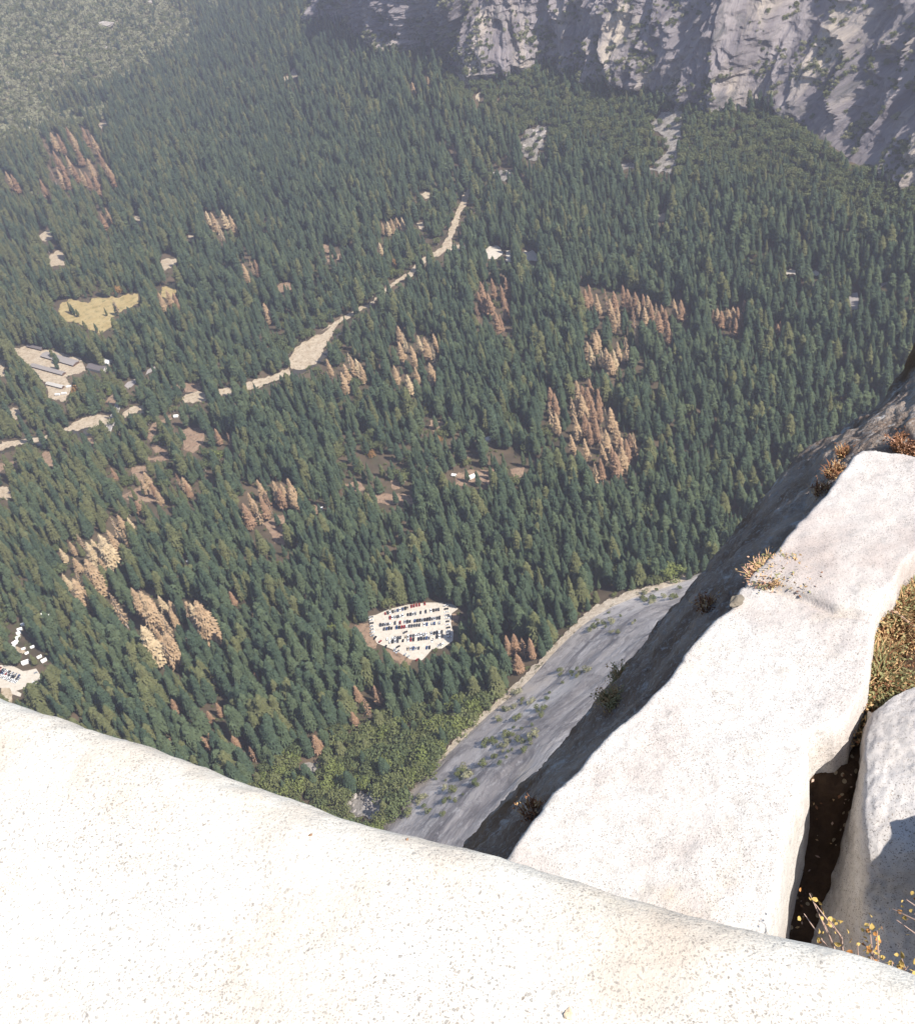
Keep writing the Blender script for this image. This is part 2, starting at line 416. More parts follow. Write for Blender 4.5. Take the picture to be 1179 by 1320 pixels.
O('dirt', M_DIRT, Z4([(158, 688), (206, 688), (208, 748), (172, 735)]))
O('dirt', M_DIRT, Z4([(335, 632), (372, 632), (372, 690), (345, 690)]))
O('dirt', M_SAND, Z4([(-30, 818), (40, 825), (44, 868), (-30, 858)]))
O('sand_bank', M_SAND, Z4([(230, 604), (288, 568), (345, 546), (412, 542), (418, 580), (350, 590), (280, 606)]), .5)
O('sand_bank', M_SAND, Z4([(462, 540), (500, 515), (545, 508), (548, 530), (500, 540), (470, 555)]), .5)
O('sand_bank', M_SAND, Z4([(-30, 655), (60, 640), (180, 625), (185, 640), (80, 655), (-30, 690)]), .5)
O('sand_bank', M_SAND, Z4([(690, 475), (735, 460), (780, 460), (782, 495), (735, 500), (700, 495)]), .5)
O('sand_bank', M_SAND, Z4([(830, 445), (880, 438), (880, 470), (840, 470)]), .5)
O('sand_bank', M_SAND, Z4([(930, 425), (1000, 405), (1060, 388), (1100, 362), (1105, 395), (1040, 418), (980, 440), (940, 450)]), .5)
O('sand_bank', M_SAND, Z4([(1095, 330), (1130, 285), (1180, 252), (1230, 235), (1262, 205), (1290, 195), (1230, 290), (1205, 350), (1160, 372), (1110, 372)]), .5)
O('dirt', M_DIRT, Z4([(640, 440), (700, 425), (760, 425), (760, 452), (690, 462), (650, 470)]))
O('dirt', M_DIRT, ZS([(752, 440), (830, 412), (835, 470), (795, 495), (720, 480)]))
O('road', M_ROAD, ZS([(858, 360), (880, 335), (945, 308), (940, 340), (890, 385)]))
O('road', M_ROAD, ZS([(1005, 285), (1020, 250), (1105, 208), (1100, 228), (1035, 270)]))
O('dirt', M_DIRT, Z4([(555, 630), (575, 580), (620, 560), (650, 545), (660, 560), (600, 590), (585, 650)]))
O('dirt', M_DIRT, Z4([(570, 655), (640, 668), (660, 680), (640, 698), (590, 690)]))
O('dirt', M_DIRT, Z4([(555, 708), (640, 700), (640, 718), (560, 722)]))
O('dirt', M_DIRT, Z4([(495, 748), (550, 738), (580, 790), (612, 850), (580, 880), (480, 870), (465, 850), (530, 820)]))
O('dirt', M_DIRT, Z4([(690, 600), (770, 590), (780, 640), (735, 690), (700, 680)]))
O('dirt', M_DIRT, Z4([(1000, 955), (1050, 930), (1090, 925), (1085, 1000), (1080, 1045), (1045, 1030)]))
O('dirt', M_DIRT, Z5([(548, 790), (560, 765), (612, 752), (720, 752), (705, 785), (680, 815), (640, 795), (590, 812), (555, 815)]))
O('dirt', M_DIRT, Z5([(758, 750), (812, 742), (806, 785), (765, 785)]))
O('dirt', M_DIRT, Z5([(130, 805), (190, 792), (205, 832), (150, 840)]))
O('dirt', M_DIRT, Z5([(205, 850), (300, 842), (380, 850), (395, 888), (300, 885), (215, 875)]))
O('dirt', M_DIRT, Z5([(300, 795), (340, 793), (335, 828), (308, 828)]))
O('dirt', M_DIRT, Z5([(452, 566), (508, 568), (505, 604), (455, 606)]))
O('dirt', M_DIRT, Z5([(575, 695), (610, 690), (608, 718), (580, 720)]))
O('dirt', M_DIRT, Z5([(10, 890), (60, 875), (60, 905), (20, 925)]))
O('dirt', M_DIRT, Z2([(28, 945), (75, 922), (70, 955), (35, 962)]))
O('dirt', M_DIRT, Z2([(60, 970), (120, 960), (115, 980), (70, 990)]))
O('river_wash', M_SAND, Z2([(370, 1042), (400, 1005), (440, 975), (480, 955), (500, 940), (520, 905), (530, 870), (560, 790), (585, 735), (605, 712), (612, 722), (590, 780), (565, 840), (545, 890), (540, 930), (610, 932), (612, 945), (540, 950), (500, 965), (440, 1000), (400, 1035), (380, 1055)]), .25, True)
O('river_wash', M_SAND, [(412, 428), (432, 414), (450, 404), (476, 390), (500, 369), (522, 353), (526, 356), (502, 373), (478, 393), (452, 408), (430, 420)], .25)
O('dirt', M_LOT, Z2([(662, 945), (700, 932), (725, 938), (730, 965), (700, 985), (668, 980)]))
O('dirt', M_LOT, Z2([(738, 955), (765, 948), (765, 990), (742, 992)]))
O('dirt', M_LOT, Z2([(800, 960), (850, 948), (865, 972), (860, 990), (805, 990)]))
O('dirt', M_SAND, Z2([(420, 735), (460, 728), (460, 752), (425, 755)]))
O('dirt', M_SAND, Z2([(405, 845), (430, 840), (430, 870), (410, 875)]))
O('dirt', M_SAND, Z2([(550, 275), (575, 280), (620, 310), (615, 325), (575, 315)]))
O('dirt', M_SAND, Z2([(625, 380), (640, 345), (650, 352), (645, 385)]))
O('talus', M_TALUS, Z2([(790, 540), (820, 500), (890, 478), (905, 500), (880, 560), (855, 610), (815, 600)]), .4)
O('talus', M_TALUS, Z2([(710, 655), (760, 645), (765, 675), (730, 690)]), .4)
O('talus', M_TALUS, Z3([(125, 495), (165, 450), (205, 440), (248, 428), (235, 520), (225, 600), (222, 660), (205, 695), (165, 700), (110, 680), (150, 650), (180, 600), (170, 545), (135, 525)]), .4)
O('talus', M_TALUS, Z3([(190, 340), (230, 345), (240, 400), (200, 395), (190, 420), (165, 340)]), .4)
O('talus', M_TALUS, Z3([(5, 660), (55, 655), (40, 685), (10, 690)]), .4)
O('dirt', M_SAND, Z3([(148, 862), (185, 855), (185, 882), (150, 890)]))
O('dirt', M_LOT, ZR([(55, 665), (100, 655), (200, 655), (205, 690), (140, 690), (70, 690)]))
O('dirt', M_LOT, ZR([(265, 670), (360, 660), (360, 700), (290, 700)]))
O('dirt', M_SAND, ZR([(300, 745), (360, 745), (350, 775), (305, 775)]))
O('road', M_ROAD, ZR([(620, 860), (640, 845), (690, 840), (700, 900), (690, 980), (610, 1000), (620, 930)]))
O('dirt', M_ROAD, ZR([(820, 765), (960, 755), (960, 785), (830, 785)]))
O('dirt', M_ROAD, ZR([(1050, 965), (1180, 955), (1180, 1010), (1060, 1005)]))
O('dirt', M_SAND, Z1([(145, 895), (190, 870), (200, 905), (160, 920)]))
O('dirt', M_SAND, Z1([(180, 985), (215, 950), (245, 950), (245, 1010), (190, 1015)]))
O('dirt', M_SAND, Z1([(505, 825), (540, 815), (540, 860), (515, 855)]))
O('dirt', M_SAND, Z1([(605, 995), (640, 980), (675, 985), (660, 1015), (615, 1030)]))
O('dirt', M_SAND, Z1([(710, 880), (735, 878), (735, 920), (715, 920)]))
O('dirt', M_DIRT, Z1([(905, 445), (930, 400), (955, 385), (945, 420), (925, 455)]))
O('dirt', M_SAND, Z1([(1070, 325), (1080, 295), (1120, 260), (1130, 295), (1100, 305)]))
O('dirt', M_DIRT, Z1([(945, 150), (970, 145), (965, 172), (945, 170)]))
O('dirt', M_DIRT, Z1([(1040, 1095), (1075, 1070), (1140, 1075), (1140, 1095), (1060, 1115)]))
O('dirt', M_SAND, Z1([(370, 470), (400, 452), (405, 475), (385, 490)]))
# strip of sand along the foot of the granite apron, and the pale rubble at its lower end
strip = [(560, 984), (590, 950), (621, 920), (653, 894), (686, 862), (709, 838), (732, 814), (765, 783), (817, 761), (885, 744)]
lower = [(890, 756), (830, 775), (785, 800), (745, 836), (722, 862), (700, 884), (668, 908), (640, 930), (610, 952), (585, 976)]
O('sand', M_SANDY, strip+lower, .5)
O('talus', M_TALUS, Z8([(130, 1010), (160, 960), (200, 948), (255, 965), (270, 1000), (250, 1050), (200, 1040), (160, 1045)]), .4)
O('talus', M_TALUS, Z8([(520, 650), (555, 645), (560, 675), (525, 680)]), .4)
O('talus', M_TALUS, Z8([(-20, 840), (30, 840), (30, 875), (-20, 880)]), .4)
RIV = chaikin([(-60, 590), (0, 578), (25, 572), (55, 567), (85, 561), (112, 554), (145, 546), (168, 536), (200, 524), (250, 508), (300, 500), (350, 491), (388, 478), (415, 462), (432, 440), (452, 408), (470, 392), (500, 372)], 2)
rw = np.interp(RIV[:, 0], [-60, 60, 150, 200, 400, 500], [7, 7, 8, 5, 4.5, 3])
O('river', M_WATER, [(x, y-w) for (x, y), w in zip(RIV, rw)]+[(x, y+w) for (x, y), w in zip(RIV[::-1], rw[::-1])], .06, 'river')

STRICT = np.zeros((1500, 1500), bool)
MASK = np.zeros((1500, 1500), bool)      # pixel mask, offset 150
YY, XX = np.mgrid[0:1500, 0:1500]
def raster(poly, into):
    p = np.asarray(poly); x0, y0 = np.floor(p.min(0)).astype(int)+148; x1, y1 = np.ceil(p.max(0)).astype(int)+153
    x0, y0 = max(0, x0), max(0, y0); x1, y1 = min(1500, x1), min(1500, y1)
    if x1 <= x0 or y1 <= y0: return
    P = np.stack([XX[y0:y1, x0:x1].ravel()-150+.5, YY[y0:y1, x0:x1].ravel()-150+.5], 1)
    into[y0:y1, x0:x1] |= in_poly(P, p).reshape(y1-y0, x1-x0)
for x_, y_ in ZT([(490, 140), (632, 130), (808, 106), (293, 240), (246, 302), (236, 346), (226, 400), (192, 466), (160, 522), (316, 706), (485, 636), (540, 682), (850, 1175)])+Z5([(678, 640), (613, 783), (546, 776), (40, 903)])+Z4([(670, 552), (716, 1102)])+ZS([(690, 240), (740, 200), (640, 245)]):
    raster([(x_-5, y_-6), (x_+5, y_-6), (x_+6, y_+5), (x_-5, y_+5)], STRICT)
for idx, (name, mat, poly, lift, grow) in enumerate(OPEN):
    if grow is True: raster(poly, MASK)
    if name in ('river_wash', 'sand_bank', 'car_park', 'stable_yard', 'road', 'meadow') or mat in (M_SAND, M_LOT): raster(poly, STRICT)
    n = max(40, int(sum(math.dist(a, b) for a, b in zip(poly, poly[1:]+poly[:1]))/1.4))
    ring = resample(np.vstack([poly, poly[:1]]), n+1)[:-1]
    flat = name in ('river',)
    cpx = np.mean(poly, axis=0)
    jit = 0 if name in ('car_park', 'road', 'river') else 3.2 if name == 'talus' else 1.7
    ring = ring + jit*np.stack([fbm(n3(ring[:, 0]/5, ring[:, 1]/5, idx), 3), fbm(n3(ring[:, 0]/5, ring[:, 1]/5, idx+50), 3)], 1)
    bm = bmesh.new()
    pts = [ground(x, y) for x, y in ring]
    vs = [bm.verts.new((p[0], p[1], 0)) for p in pts]
    try: f = bm.faces.new(vs)
    except Exception: continue
    bmesh.ops.triangulate(bm, faces=[f])
    size = max(np.ptp([p[0] for p in pts]), np.ptp([p[1] for p in pts]))
    if any(p[2] > .3 for p in pts):
        for _ in range(2):
            bmesh.ops.subdivide_edges(bm, edges=[e for e in bm.edges if e.calc_length() > 12], cuts=1, use_grid_fill=True)
        bmesh.ops.triangulate(bm, faces=bm.faces[:])
    co = np.array([v.co[:] for v in bm.verts]); tz = terrain(co[:, 0], co[:, 1])
    lift = lift + .012*idx/ max(1, len(OPEN))
    rise = 0 if max(p[2] for p in pts) < .3 else .8
    for v, z in zip(bm.verts, tz): v.co.z = z+lift+rise
    bmesh.ops.recalc_face_normals(bm, faces=bm.faces[:])
    if sum(f.normal.z for f in bm.faces) < 0: bmesh.ops.reverse_faces(bm, faces=bm.faces[:])
    me = bpy.data.meshes.new(name); bm.to_mesh(me); bm.free(); me.materials.append(mat)
    tag(obj(name, me), kind='structure')

# ------------------------------------------------------------------ tree shapes (unit height)
def conifer(seed, R, p=.85, droop=.28, nw=22, nb=8, h0=.12, thin=1.0, core=True):
    r = random.Random(seed); m = MB()
    for i in range(nw):
        t = (i+r.uniform(-.3, .3))/(nw-1); t = min(max(t, 0), 1)
        h = h0+(1-h0)*t**.92
        R_ = R*((1-t)**p)*(1 if t > .15 else .72+1.9*t)+.008
        n = max(4, int(nb*(1-.45*t)))
        a0 = r.uniform(0, 6.28)
        for k in range(n):
            a = a0+6.283*k/n+r.uniform(-.35, .35); L = R_*r.uniform(.62, 1.18)
            if r.random() < .07: continue
            ca, sa = math.cos(a), math.sin(a); dz = -droop*L*r.uniform(.3, 1.5)
            w = (.30*L+.010)*thin*r.uniform(.8, 1.2); tw = r.uniform(-.5, .5)
            def P(u, s, q=0): return (ca*u*L-sa*s*w, sa*u*L+ca*s*w, h+dz*u**1.4+q+tw*s*w)
            m.poly([P(.12, 0, .004), P(.48, -.75), P(.78, -.25), P(1.0, 0, -.006), P(.78, .3), P(.5, .8)])
            m.poly([P(.35, 0), P(.60, -1.15, -.014), P(.80, -1.0, -.02), P(.62, -.1)])
            m.poly([P(.35, 0), P(.62, .1), P(.80, 1.05, -.02), P(.60, 1.15, -.014)])
    K = 9; ring0 = None
    for i in range(9 if core else 0):
        t = i/8; h = h0+.01+(.985-h0)*t**.92; q = R*((1-t)**p)*(1 if t > .15 else .72+1.9*t)*.60+.003
        ring = [(q*r.uniform(.75, 1.2)*math.cos(6.283*k/K+i*.35), q*r.uniform(.75, 1.2)*math.sin(6.283*k/K+i*.35), h-droop*q*.6+r.uniform(-.012, .012)) for k in range(K)]
        if ring0:
            for k in range(K):
                a, b = ring0[k], ring0[(k+1) % K]; c, d = ring[(k+1) % K], ring[k]; m.poly([a, b, c]); m.poly([a, c, d])
        ring0 = ring
    m.poly([(.006, 0, .97), (-.004, .006, .97), (0, 0, 1.015)]); m.poly([(-.006, -.004, .96), (.005, .003, .96), (.001, 0, 1.015)])
    return m
def trunk(h=.98, r0=.014):
    m = MB(); m.tube([(0, 0, -.03), (.002, .001, .25), (-.002, .001, .6), (0, 0, h)], [r0*1.25, r0, r0*.65, r0*.12], 6); return m
def broadleaf(seed, wide=.42, lobes=8, per=62, leaf=.075, h0=.22):
    r = random.Random(seed); m = MB(); cs = []
    for i in range(lobes):
        a = r.uniform(0, 6.28); q = wide*.62*math.sqrt(r.random()); 
        c = (q*math.cos(a), q*math.sin(a), r.uniform(h0+.2, .80)-.25*(q/wide)); cs.append(c)
        rad = wide*r.uniform(.34, .58)
        for k in range(per):
            z = r.uniform(-.55, 1); b = r.uniform(0, 6.28); s = math.sqrt(max(0, 1-z*z)); d = np.array([s*math.cos(b), s*math.sin(b), z*.85])
            p = np.array(c)+d*rad*r.uniform(.75, 1.08)
            nrm = d+np.array([r.gauss(0, .55), r.gauss(0, .55), r.gauss(0, .45)+.2]); nrm /= np.linalg.norm(nrm)+1e-9
            u = np.cross(nrm, (r.gauss(0, 1), r.gauss(0, 1), r.gauss(0, 1))); u /= np.linalg.norm(u)+1e-9; v = np.cross(nrm, u)
            l = leaf*r.uniform(.6, 1.25)
            m.poly([p-u*l*.6, p-v*l*.45+u*l*.1, p+u*l*.65, p+v*l*.5])
    return m, cs
def limbs(cs, h0=.22, r0=.028):
    m = MB(); m.tube([(0, 0, -.04), (.01, 0, h0*.6), (0, .01, h0+.08)], [r0*1.3, r0, r0*.8], 7)
    for c in cs[:6]:
        m.tube([(0, .005, h0), (c[0]*.5, c[1]*.5, (h0+c[2])*.52), c], [r0*.6, r0*.4, r0*.12], 5)
    return m

PROTO = {}   # kind -> list of (crown mesh, trunk mesh, joined mesh, words)
def addp(kind, crown, trk, cm, tm, words):
    me1 = crown.build(kind+'_crown', [cm]); me2 = trk.build(kind+'_trunk', [tm])
    j = MB(); j.V = crown.V+trk.V; j.F = crown.F+[tuple(i+len(crown.V) for i in f) for f in trk.F]; j.m = [0]*len(crown.F)+[1]*len(trk.F)
    me3 = j.build(kind+'_whole', [cm, tm]); PROTO.setdefault(kind, []).append((me1, me2, me3, words))
hues = ['dark green', 'mid green', 'olive green']
for h, s, R, shape, p in [(0, 1, .135, 'slender', .75), (0, 2, .205, 'broad', .55), (0, 3, .17, 'full', .62), (1, 4, .14, 'slender', .78), (1, 5, .21, 'broad', .52),
                          (1, 6, .175, 'full', .62), (2, 7, .15, 'slender', .7), (2, 8, .21, 'broad', .5), (0, 9, .18, 'ragged', .42), (1, 10, .185, 'ragged', .40), (0, 11, .20, 'round-topped', .34), (1, 12, .22, 'round-topped', .32), (2, 13, .22, 'round-topped', .34)]:
    addp('conifer', conifer(s, R, p, nw=24 if shape != 'ragged' else 18, h0=.14 if s % 2 else .24, nb=9), trunk(), M_GREEN[h], M_BARK, (hues[h], shape))
dh = ['rust brown', 'tan', 'straw coloured']
for h, s, R in [(0, 21, .14), (0, 22, .18), (1, 23, .145), (1, 24, .185), (2, 25, .15), (2, 26, .185), (0, 27, .11), (1, 28, .115), (2, 29, .11)]:
    addp('dead_conifer', conifer(s, R, .6, .22, 22 if s < 27 else 15, 8 if s < 27 else 5, .14, .9 if s < 27 else .5, core=s < 27), trunk(1.0, .013), M_DEAD[h], M_GREYBARK, (dh[h], 'bare-branched' if s > 26 else 'slender' if R < .16 else 'full'))
lh = ['green', 'olive', 'bright yellow-green', 'orange']
for h, s, w in [(0, 31, .44), (0, 32, .36), (0, 33, .5), (1, 34, .42), (1, 35, .5), (2, 36, .44), (3, 37, .46)]:
    c, cs = broadleaf(s, w, 9 if w > .4 else 7); addp('broadleaf_tree', c, limbs(cs), (M_LEAF+[M_ORANGE])[h], M_GREYBARK, (lh[h], 'spreading' if w > .43 else 'upright'))
SCRUBS = []
for s in (41, 42, 43):
    c, cs = broadleaf(s, .62, 6, 40, .15, .0); SCRUBS.append(c.build('scrub', [M_SCRUB if s < 43 else M_LEAF[1]]))

# ------------------------------------------------------------------ where the trees stand
NADIR = project(np.array([0, 1e-3, 0.0]))[0]
def in_px(p, poly): return in_poly(p, poly)
FRONT_PX = [(-200, 860), (0, 903), (60, 925), (130, 945), (190, 962), (250, 985), (320, 1010), (400, 1043), (470, 1065), (505, 1072), (545, 1025), (590, 978), (640, 928), (690, 888),
            (730, 838), (775, 795), (830, 772), (885, 757), (900, 735), (945, 690), (975, 645), (1010, 600), (1060, 570), (1120, 530), (1150, 490), (1179, 435), (1400, 250), (1400, 1600), (-200, 1600)]
Z_HILL = [(-200, 260), (30, 196), (90, 172), (150, 120), (200, 85), (262, 40), (300, -10), (300, -200), (-200, -200)]
Z_OAK = [(300, 1060), (350, 985), (420, 950), (470, 925), (520, 930), (570, 905), (640, 905), (690, 860), (745, 815), (800, 770), (880, 740), (900, 770), (700, 900), (590, 990), (510, 1080)]
Z_SCREE = [(560, 70), (720, 70), (860, 100), (900, 140), (1040, 160), (1110, 215), (1250, 250), (1250, 320), (1100, 285), (960, 240), (870, 240), (720, 200), (640, 170), (570, 120)]
Z_RIVER = [(-60, 520), (60, 520), (140, 470), (250, 470), (330, 440), (400, 380), (430, 320), (520, 270), (600, 220), (640, 230), (630, 300), (560, 350), (480, 400), (420, 480), (300, 520), (200, 560), (80, 610), (-60, 630)]
Z_CAMP = [(440, 560), (560, 540), (690, 540), (740, 580), (720, 630), (640, 640), (560, 640), (440, 650)]
Z_CAMP2 = [(150, 560), (230, 540), (300, 560), (300, 640), (160, 660)]
Z_OPENL = [(10, 250), (90, 230), (150, 300), (240, 320), (230, 400), (60, 420), (0, 380)]
def cand(cell, seed):
    g = np.random.default_rng(seed); xs = np.arange(-2500, 1500, cell); ys = np.arange(230, 4300, cell)
    X, Y = np.meshgrid(xs, ys, indexing='ij'); X = X+g.uniform(-.46, .46, X.shape)*cell; Y = Y+g.uniform(-.46, .46, Y.shape)*cell
    X, Y = X.ravel(), Y.ravel()
    px = project(np.stack([X, Y, 0*X], 1)); k = (px[:, 0] > -170) & (px[:, 0] < 1330) & (px[:, 1] > -170) & (px[:, 1] < 1560)
    X, Y = X[k], Y[k]; Z = terrain(X, Y); P = np.stack([X, Y, Z], 1); px = project(P)
    da = seg_dist(P[:, :2], APRS); dw = -seg_dist(P[:, :2], WALLS)
    k = (da > 1) & (dw > 3) & ~((px[:, 0] < 400) & (dw < 0)); P, px = P[k], px[k]
    ins = in_poly(px, FRONT_PX); k = ~(ins & (px[:, 0] > 760) & in_poly(px+np.array([0., -48.]), FRONT_PX) & in_poly(px+np.array([-40., -40.]), FRONT_PX))
    return P[k], px[k], g
P, PX, g = cand(8.3, 5)
n = len(P); U = g.random(n); SL = np.linalg.norm(P-CAM, axis=1)
hill = in_poly(PX+28*np.stack([fbm(n3(P[:, 0], P[:, 1], 2.0, 150), 3), fbm(n3(P[:, 0], P[:, 1], 9.0, 150), 3)], 1)+g.normal(0, 11, (n, 2)), Z_HILL); oak = in_poly(PX, Z_OAK); scree = in_poly(PX, Z_SCREE); riv = in_poly(PX, Z_RIVER)
camp = in_poly(PX, Z_CAMP) | in_poly(PX, Z_CAMP2); opl = in_poly(PX, Z_OPENL)
clump = fbm(n3(P[:, 0], P[:, 1], 1.0, 70), 3); clump2 = fbm(n3(P[:, 0], P[:, 1], 7.0, 160), 3)
acc = np.clip(1.15*(1400/SL)**.6, .50, 1.0)*np.clip(.93+.45*clump, .25, 1.1)
acc = np.where(scree | oak, 1.0, acc); acc = np.where(hill, .97, acc); acc = np.where(camp, acc*.62, acc); acc = np.where(riv, acc*.8, acc); acc = np.where(opl, acc*.8, acc)
keep = U < acc
P, PX, SL, hill, oak, scree, riv, camp, opl, clump, clump2 = [a[keep] for a in (P, PX, SL, hill, oak, scree, riv, camp, opl, clump, clump2)]
n = len(P); u1, u2, u3, u4 = g.random((4, n))
pb = np.full(n, .05)+.10*(clump2 > .45); pb = np.where(oak, .80, pb); pb = np.where(scree, .66, pb); pb = np.where(riv, .34, pb); pb = np.where(camp, .25, pb); pb = np.where(hill, .06, pb)
KIND = np.where(u1 < pb, 2, 0)          # 0 conifer, 2 broadleaf, 3 scrub
KIND = np.where(hill & (u2 < .80), 3, KIND)
Ht = 38.5+13*(u3-.5)*2+7*clump
Ht = np.where(u4 < .26, Ht*(.42+1.2*u4), Ht); Ht = np.where(u4 > .95, Ht*1.18, Ht); Ht = np.where(PX[:, 0] > 750, Ht*.90, Ht)
Ht = np.where(oak, Ht*.62, Ht); Ht = np.where(scree, Ht*.62, Ht); Ht = np.where(camp | riv, Ht*.82, Ht); Ht = np.where(hill, Ht*.55, Ht)
Ht = np.where(KIND == 2, 10+11*u3+np.where(oak, 2, 0), Ht); Ht = np.where(KIND == 3, 8+10*u3, Ht)
WID = np.where(KIND == 0, Ht*(.82+.22*u2)*np.clip(44/np.maximum(Ht, 10), .8, 1.35)**.5, Ht*(1.0+.35*u2))
# hand-placed dead trees: (tip x, tip y, length in the photo, hue)
D = []
def dead(k, ox, oy, L, hue, pts):
    for i, q in enumerate(pts):
        x, y = ox+q[0]/k, oy+q[1]/k
        l = math.dist(q[:2], q[2:])/k*1.22 if len(q) == 4 else L*(1.0+.25*((i*37) % 11)/11)
        D.append((x, y, l, hue if not isinstance(hue, tuple) else hue[(i*7+i//3) % len(hue)], len(CL)))
CL = []
def cluster(text): CL.append(text)
dead(5.895, 0, 600, 0, (1, 1, 2, 1), [(835, 390, 920, 540), (890, 375, 930, 470), (965, 395, 1000, 480), (745, 520, 890, 720), (810, 490, 910, 680), (930, 490, 1000, 610), (580, 520, 620, 620), (525, 580, 560, 680), (650, 580, 720, 760), (690, 560, 780, 690), (750, 700, 790, 800), (645, 710, 730, 960), (560, 790, 640, 920), (550, 860, 680, 1050), (470, 825, 540, 930), (450, 630, 510, 720), (555, 700, 600, 800), (660, 660, 720, 750)])
cluster('in the long stand beyond the white tents')
dead(5.895, 100, 740, 0, (1, 2, 1, 1), [(240, 145, 390, 340), (405, 105, 480, 300), (470, 130, 600, 400), (520, 160, 600, 260), (610, 165, 690, 260), (690, 200, 790, 300), (620, 290, 770, 440), (815, 205, 870, 390), (890, 200, 1010, 480), (890, 330, 960, 430), (480, 390, 610, 670), (590, 420, 700, 560), (640, 510, 720, 710), (660, 440, 780, 650), (820, 485, 860, 560), (700, 280, 740, 380), (850, 220, 930, 400)])
cluster('between white tents and oval car park')
dead(2.9475, 0, 350, 30, (1, 0, 1), [(975, 790), (1000, 830), (1035, 795), (1055, 820), (1065, 805), (1090, 785), (1100, 820), (960, 870), (920, 880), (940, 840), (985, 850)])
cluster('above the narrow bare dirt strip')
dead(5.895, 700, 480, 29, (0, 1, 1, 0), [(45, 110), (80, 155), (40, 230), (90, 305), (250, 60), (290, 95), (345, 45), (330, 110), (210, 185), (250, 170), (285, 165), (410, 120), (370, 240), (410, 200), (465, 265), (505, 265), (240, 330), (310, 315), (340, 370), (390, 340), (435, 400), (470, 430), (550, 395), (580, 490), (625, 500), (655, 460), (680, 455), (590, 560), (440, 540), (515, 560), (540, 600), (430, 650), (385, 680), (205, 470), (310, 500)])
cluster('in the tall rusty stand')
dead(5.895, 560, 330, 26, 0, [(345, 190), (325, 265), (365, 270), (310, 350), (430, 165), (400, 280), (500, 220), (535, 160), (520, 320), (540, 330), (460, 425), (490, 440)])
cluster('below the pale gravel patches')
dead(1, 0, 0, 27, (0, 0, 1), [(753, 372), (758, 366), (768, 378), (779, 371), (785, 385), (790, 375), (795, 395), (802, 367), (808, 372), (812, 380), (818, 376), (822, 385), (828, 378), (834, 380), (838, 388), (845, 390), (852, 392), (857, 398), (848, 400), (860, 412), (830, 395), (815, 395), (868, 385), (877, 386), (790, 400)])
cluster('in the wide rusty band')
dead(1, 0, 0, 26, (1, 1, 2), [(768, 425), (765, 430), (773, 445), (756, 440), (760, 445), (780, 448), (790, 450), (795, 440), (805, 432), (820, 420), (785, 455)])
cluster('just below the wide rusty band')
dead(5.895, 880, 300, 21, (0, 1), [(230, 580), (260, 570), (290, 590), (330, 565), (380, 560), (415, 560), (440, 600), (345, 580), (400, 640), (360, 660)])
cluster('in the compact stand beside the rusty band')
dead(5.895, 880, 300, 17, 0, [(705, 660), (740, 670), (720, 690), (465, 510)])
cluster('scattered singly below the cliff foot')
dead(2.9475, 400, 350, 26, (1, 2), [(330, 205), (350, 230), (380, 280), (335, 270), (405, 240), (430, 250), (465, 235), (460, 280), (450, 345), (315, 355), (365, 390), (395, 360)])
cluster('in the loose stand past the sand bank')
dead(2.9475, 400, 350, 27, (1, 2, 1), [(60, 330), (140, 305), (150, 320), (170, 330), (185, 345), (115, 380), (125, 350)])
cluster('just below the big sand bank')
dead(2.9475, 0, 0, 27, (0, 1), [(160, 520), (190, 500), (215, 505), (250, 480), (265, 500), (310, 480), (330, 490), (345, 510), (200, 570), (220, 600), (250, 590), (290, 560), (180, 620), (215, 640), (240, 650), (270, 620), (330, 600), (370, 570), (390, 600), (400, 620), (410, 640), (355, 670), (300, 640), (320, 650), (345, 620), (20, 650), (40, 660), (150, 680)])
cluster('at the foot of the scrubby hill')
dead(2.9475, 0, 0, 28, (2, 1), [(780, 800), (800, 805), (820, 830), (840, 795), (870, 815)])
cluster('in the pale knot above the meadow')
dead(2.9475, 0, 0, 24, (1, 0), [(400, 790), (380, 810), (920, 1000), (945, 980), (965, 985), (600, 1110), (630, 1100), (655, 1110), (1000, 1150), (425, 1130)])
cluster('dotted about the woods near the meadow')
dead(2.9475, 400, 0, 18, (1, 2), [(270, 845), (290, 840), (305, 830), (325, 825), (345, 825), (540, 550), (445, 290), (260, 920), (385, 310)])
cluster('scattered beside the dry river wash')
dead(2.9475, 0, 650, 19, 0, [(810, 660), (820, 755), (720, 785), (785, 785), (650, 740), (870, 840), (790, 870), (760, 880), (945, 920), (880, 880), (870, 330), (965, 640), (640, 890)])
cluster('in mixed woods below the car park')
dead(2.9475, 400, 700, 24, 0, [(165, 540), (200, 585), (240, 540), (155, 640), (10, 730), (740, 350), (770, 345), (800, 360), (830, 360), (780, 420)])
cluster('between car park and granite apron')
dead(2.9475, 0, 350, 20, (0, 1), [(420, 745), (545, 760), (570, 800), (665, 765), (690, 780), (700, 800), (515, 870), (590, 830), (815, 595), (860, 610), (535, 790)])
cluster('around the dirt clearings by the bridge')
DP = []
for (x, y, l, hue, c) in D:
    d = NADIR-np.array([x, y]); d /= np.linalg.norm(d)
    b = np.array([x, y])+d*l; p = ground(*b)
    lo, hi = 5.0, 90.0
    for _ in range(30):
        m_ = (lo+hi)/2; t = project(p+np.array([0, 0, m_]))[0]
        if np.hypot(*(t-b)) < l: lo = m_
        else: hi = m_
    DP.append((p, lo, hue, c, l))
